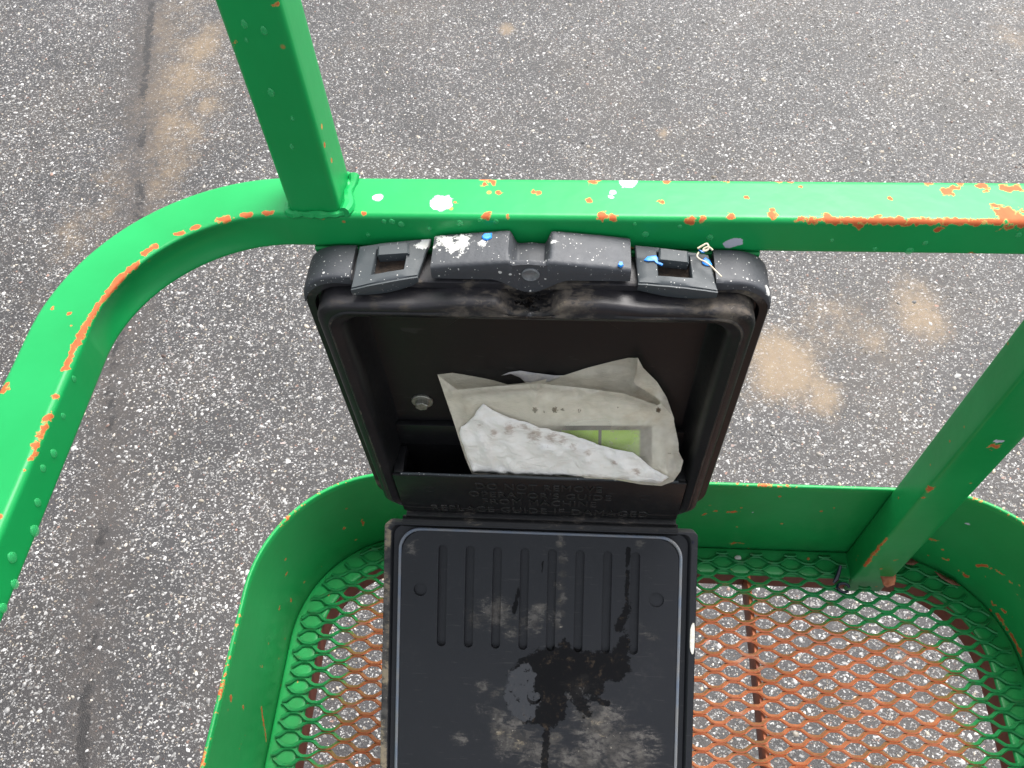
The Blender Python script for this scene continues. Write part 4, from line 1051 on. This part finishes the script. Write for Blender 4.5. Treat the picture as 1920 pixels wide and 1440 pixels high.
pap = [(905, 756), (925, 770), (955, 783), (1010, 800), (1060, 812), (1110, 828), (1150, 842), (1185, 848), (1205, 862), (1225, 880), (1252, 894), (1238, 906), (1190, 902), (1100, 893), (990, 890), (888, 886), (874, 855), (861, 812), (864, 800), (880, 790)]
def ypap(x, y): return yfront(x, y) - .0014 + .0009 * nz(x * .6 + y * .9, y - x * .5, 6, .06) + .0006 * nz(x, y, 7, .12)
v, f, uv = sheet(pap, ypap, 6, jag=3)
o = mk('paper_sheet', v, f, M_PAPER, None, angle=180, attrs=dict(stain=stain(uv, ((955, 804, 13), (1002, 816, 16), (1032, 818, 15), (1055, 824, 11), (985, 800, 10), (925, 812, 9), (1075, 838, 9), (1150, 868, 8), (1100, 850, 8), (900, 800, 9), (1195, 885, 10))))); solid(o, .0003); tag(o, 'crumpled damp white paper wrapped round the lower front of the plastic bag', 'paper')
# torn corner with a red mark behind the bag's mouth
v, f, _ = sheet([(940, 704), (955, 698), (975, 695), (1000, 699), (1040, 704), (1062, 704), (1030, 716), (1000, 719), (985, 717), (975, 708), (958, 701)], lambda x, y: ybase(x, y) + .008 + .003 * nz(x, y, 1, .05), 5)
M_TORN = mat_simple('torn_grey_paper', (.34, .32, .34), (.50, .48, .44), 90, .6, 0, .3)
o = mk('torn_paper', v, f, M_TORN, None, angle=80); solid(o, .0003); tag(o, 'small torn curled scrap of grey paper behind the bag mouth', 'paper')
# booklet inside the bag
man = [(868, 742), (1010, 732), (1170, 748), (1238, 772), (1252, 892), (1180, 899), (1000, 892), (892, 886)]
def yman(x, y): return ybase(x, y) + .0048
v, f, uv = sheet(man, yman, 10)
o = mk('operator_manual', v, f, M_COVER, None, angle=80, uvs=uv); m_ = o.modifiers.new('pages', 'SOLIDIFY'); m_.thickness = .004; m_.offset = 0
tag(o, 'operator manual with green boxes on its cover inside the milky plastic bag', 'booklet')

# ================================================================== SMALL LITTER
def leafy(name, pts, z, mat, label, curl, tilt):
    c = sum((Vector(p) for p in pts), Vector((0, 0))) / len(pts)
    def pz(x, y):
        P = atz((x, y), z); d = hypot(x - c.x, y - c.y); P.z += curl * (d / 25) ** 2 + tilt * (x - c.x) + .0012 * nz(x, y, 0, .12); return P
    v, f, _ = sheet(pts, lambda x, y: .4, 5)
    P2 = [(u[0] * 1000, u[1] * 1000) for u in _]
    v = [pz(*p) for p in P2]
    o = mk(name, v, f, mat, None, angle=70); solid(o, .0006); return tag(o, label, 'leaf')
leafy('dead_leaf', [(1671, 1062), (1678, 1070), (1679, 1088), (1676, 1098), (1668, 1100), (1662, 1103), (1656, 1097), (1653, 1087), (1650, 1080), (1652, 1074), (1660, 1069)], ZF + .022, M_LEAF, 'rusty brown dry leaf on the mesh at the foot of the green post', .004, .00005)
leafy('dead_leaf', [(1688, 1048), (1700, 1046), (1712, 1049), (1721, 1056), (1712, 1060), (1700, 1058), (1691, 1054)], ZF + .006, M_LEAFD, 'dark brown leaf curled against the toe board behind the green post', .003, .0)
leafy('dead_leaf', [(1750, 1072), (1765, 1076), (1790, 1090), (1800, 1100), (1785, 1096), (1765, 1085)], ZF + .006, M_LEAFD, 'narrow blackened leaf lying along the bend of the toe board', .002, .0)
pa = [atz((1576, 1060), ZF + .016), atz((1573, 1072), ZF + .012), atz((1568, 1086), ZF + .0075), atz((1563, 1093), ZF + .0065)]
v, f = tube(pa, [.0022, .0026, .003, .0018], 6)
tag(mk('cable_tie', v, f, M_TIE), 'short end of navy plastic tie on the mesh left of the green post', 'cable tie')
c = atz((1581, 1102), ZF + .0055); path = [(c.x + .0078 * cos(a), c.y + .0062 * sin(a), c.z + .0010 * sin(a * 2)) for a in [2 * pi * k / 18 for k in range(17)]]
v, f = tube(path, .0019, 8); tag(mk('rubber_ring', v, f, M_TIE), 'small open black rubber ring lying on the mesh before the green post', 'ring')
c = atz((1384, 1046), ZF + .003); bm = bmesh.new(); bmesh.ops.create_icosphere(bm, subdivisions=2, radius=.0042)
v = [c + Vector((q.co.x * 1.2, q.co.y * .8, q.co.z * .7)) * (1 + .25 * nz(q.co.x, q.co.y, q.co.z, 300)) for q in bm.verts]; f = [tuple(q.index for q in t.verts) for t in bm.faces]; bm.free()
tag(mk('pebble', v, f, M_STONE), 'tiny white pebble caught at the toe board beside the black lid', 'pebble')
def smooth_path(P, n=6):
    out = []
    for i in range(len(P) - 1):
        p0, p1, p2, p3 = P[max(0, i - 1)], P[i], P[i + 1], P[min(len(P) - 1, i + 2)]
        for k in range(n):
            t = k / n; out.append(.5 * ((2 * p1) + (p2 - p0) * t + (2 * p0 - 5 * p1 + 4 * p2 - p3) * t * t + (3 * p1 - p0 - 3 * p2 + p3) * t ** 3))
    return out + [P[-1]]
th = [((1308, 466), 1.4045), ((1318, 460), 1.4055), ((1325, 457), 1.4062), ((1328, 462), 1.4055), ((1320, 466), 1.404), ((1319, 470), 1.4035), ((1326, 469), 1.4035), ((1330, 464), 1.4045), ((1336, 469), 1.403)]
v, f = tube(smooth_path([atz(p, z) for p, z in th]), .00075, 6)
tag(mk('thread', v, f, M_THREAD), 'curly beige thread on the back edge of the latch with blue flecks', 'thread')
th = [((1310, 473), 1.4025), ((1307, 480), 1.4018), ((1312, 486), 1.4012), ((1322, 491), 1.4005), ((1332, 498), 1.3995), ((1342, 508), 1.3975), ((1353, 519), 1.3955)]
v, f = tube(smooth_path([atz(p, z) for p, z in th]), .00062, 6)
tag(mk('thread', v, f, M_THREAD), 'pale hooked thread lying across the blue fleck and corner cap', 'thread')
S.render.engine = 'CYCLES'
S.cycles.transparent_max_bounces = 16
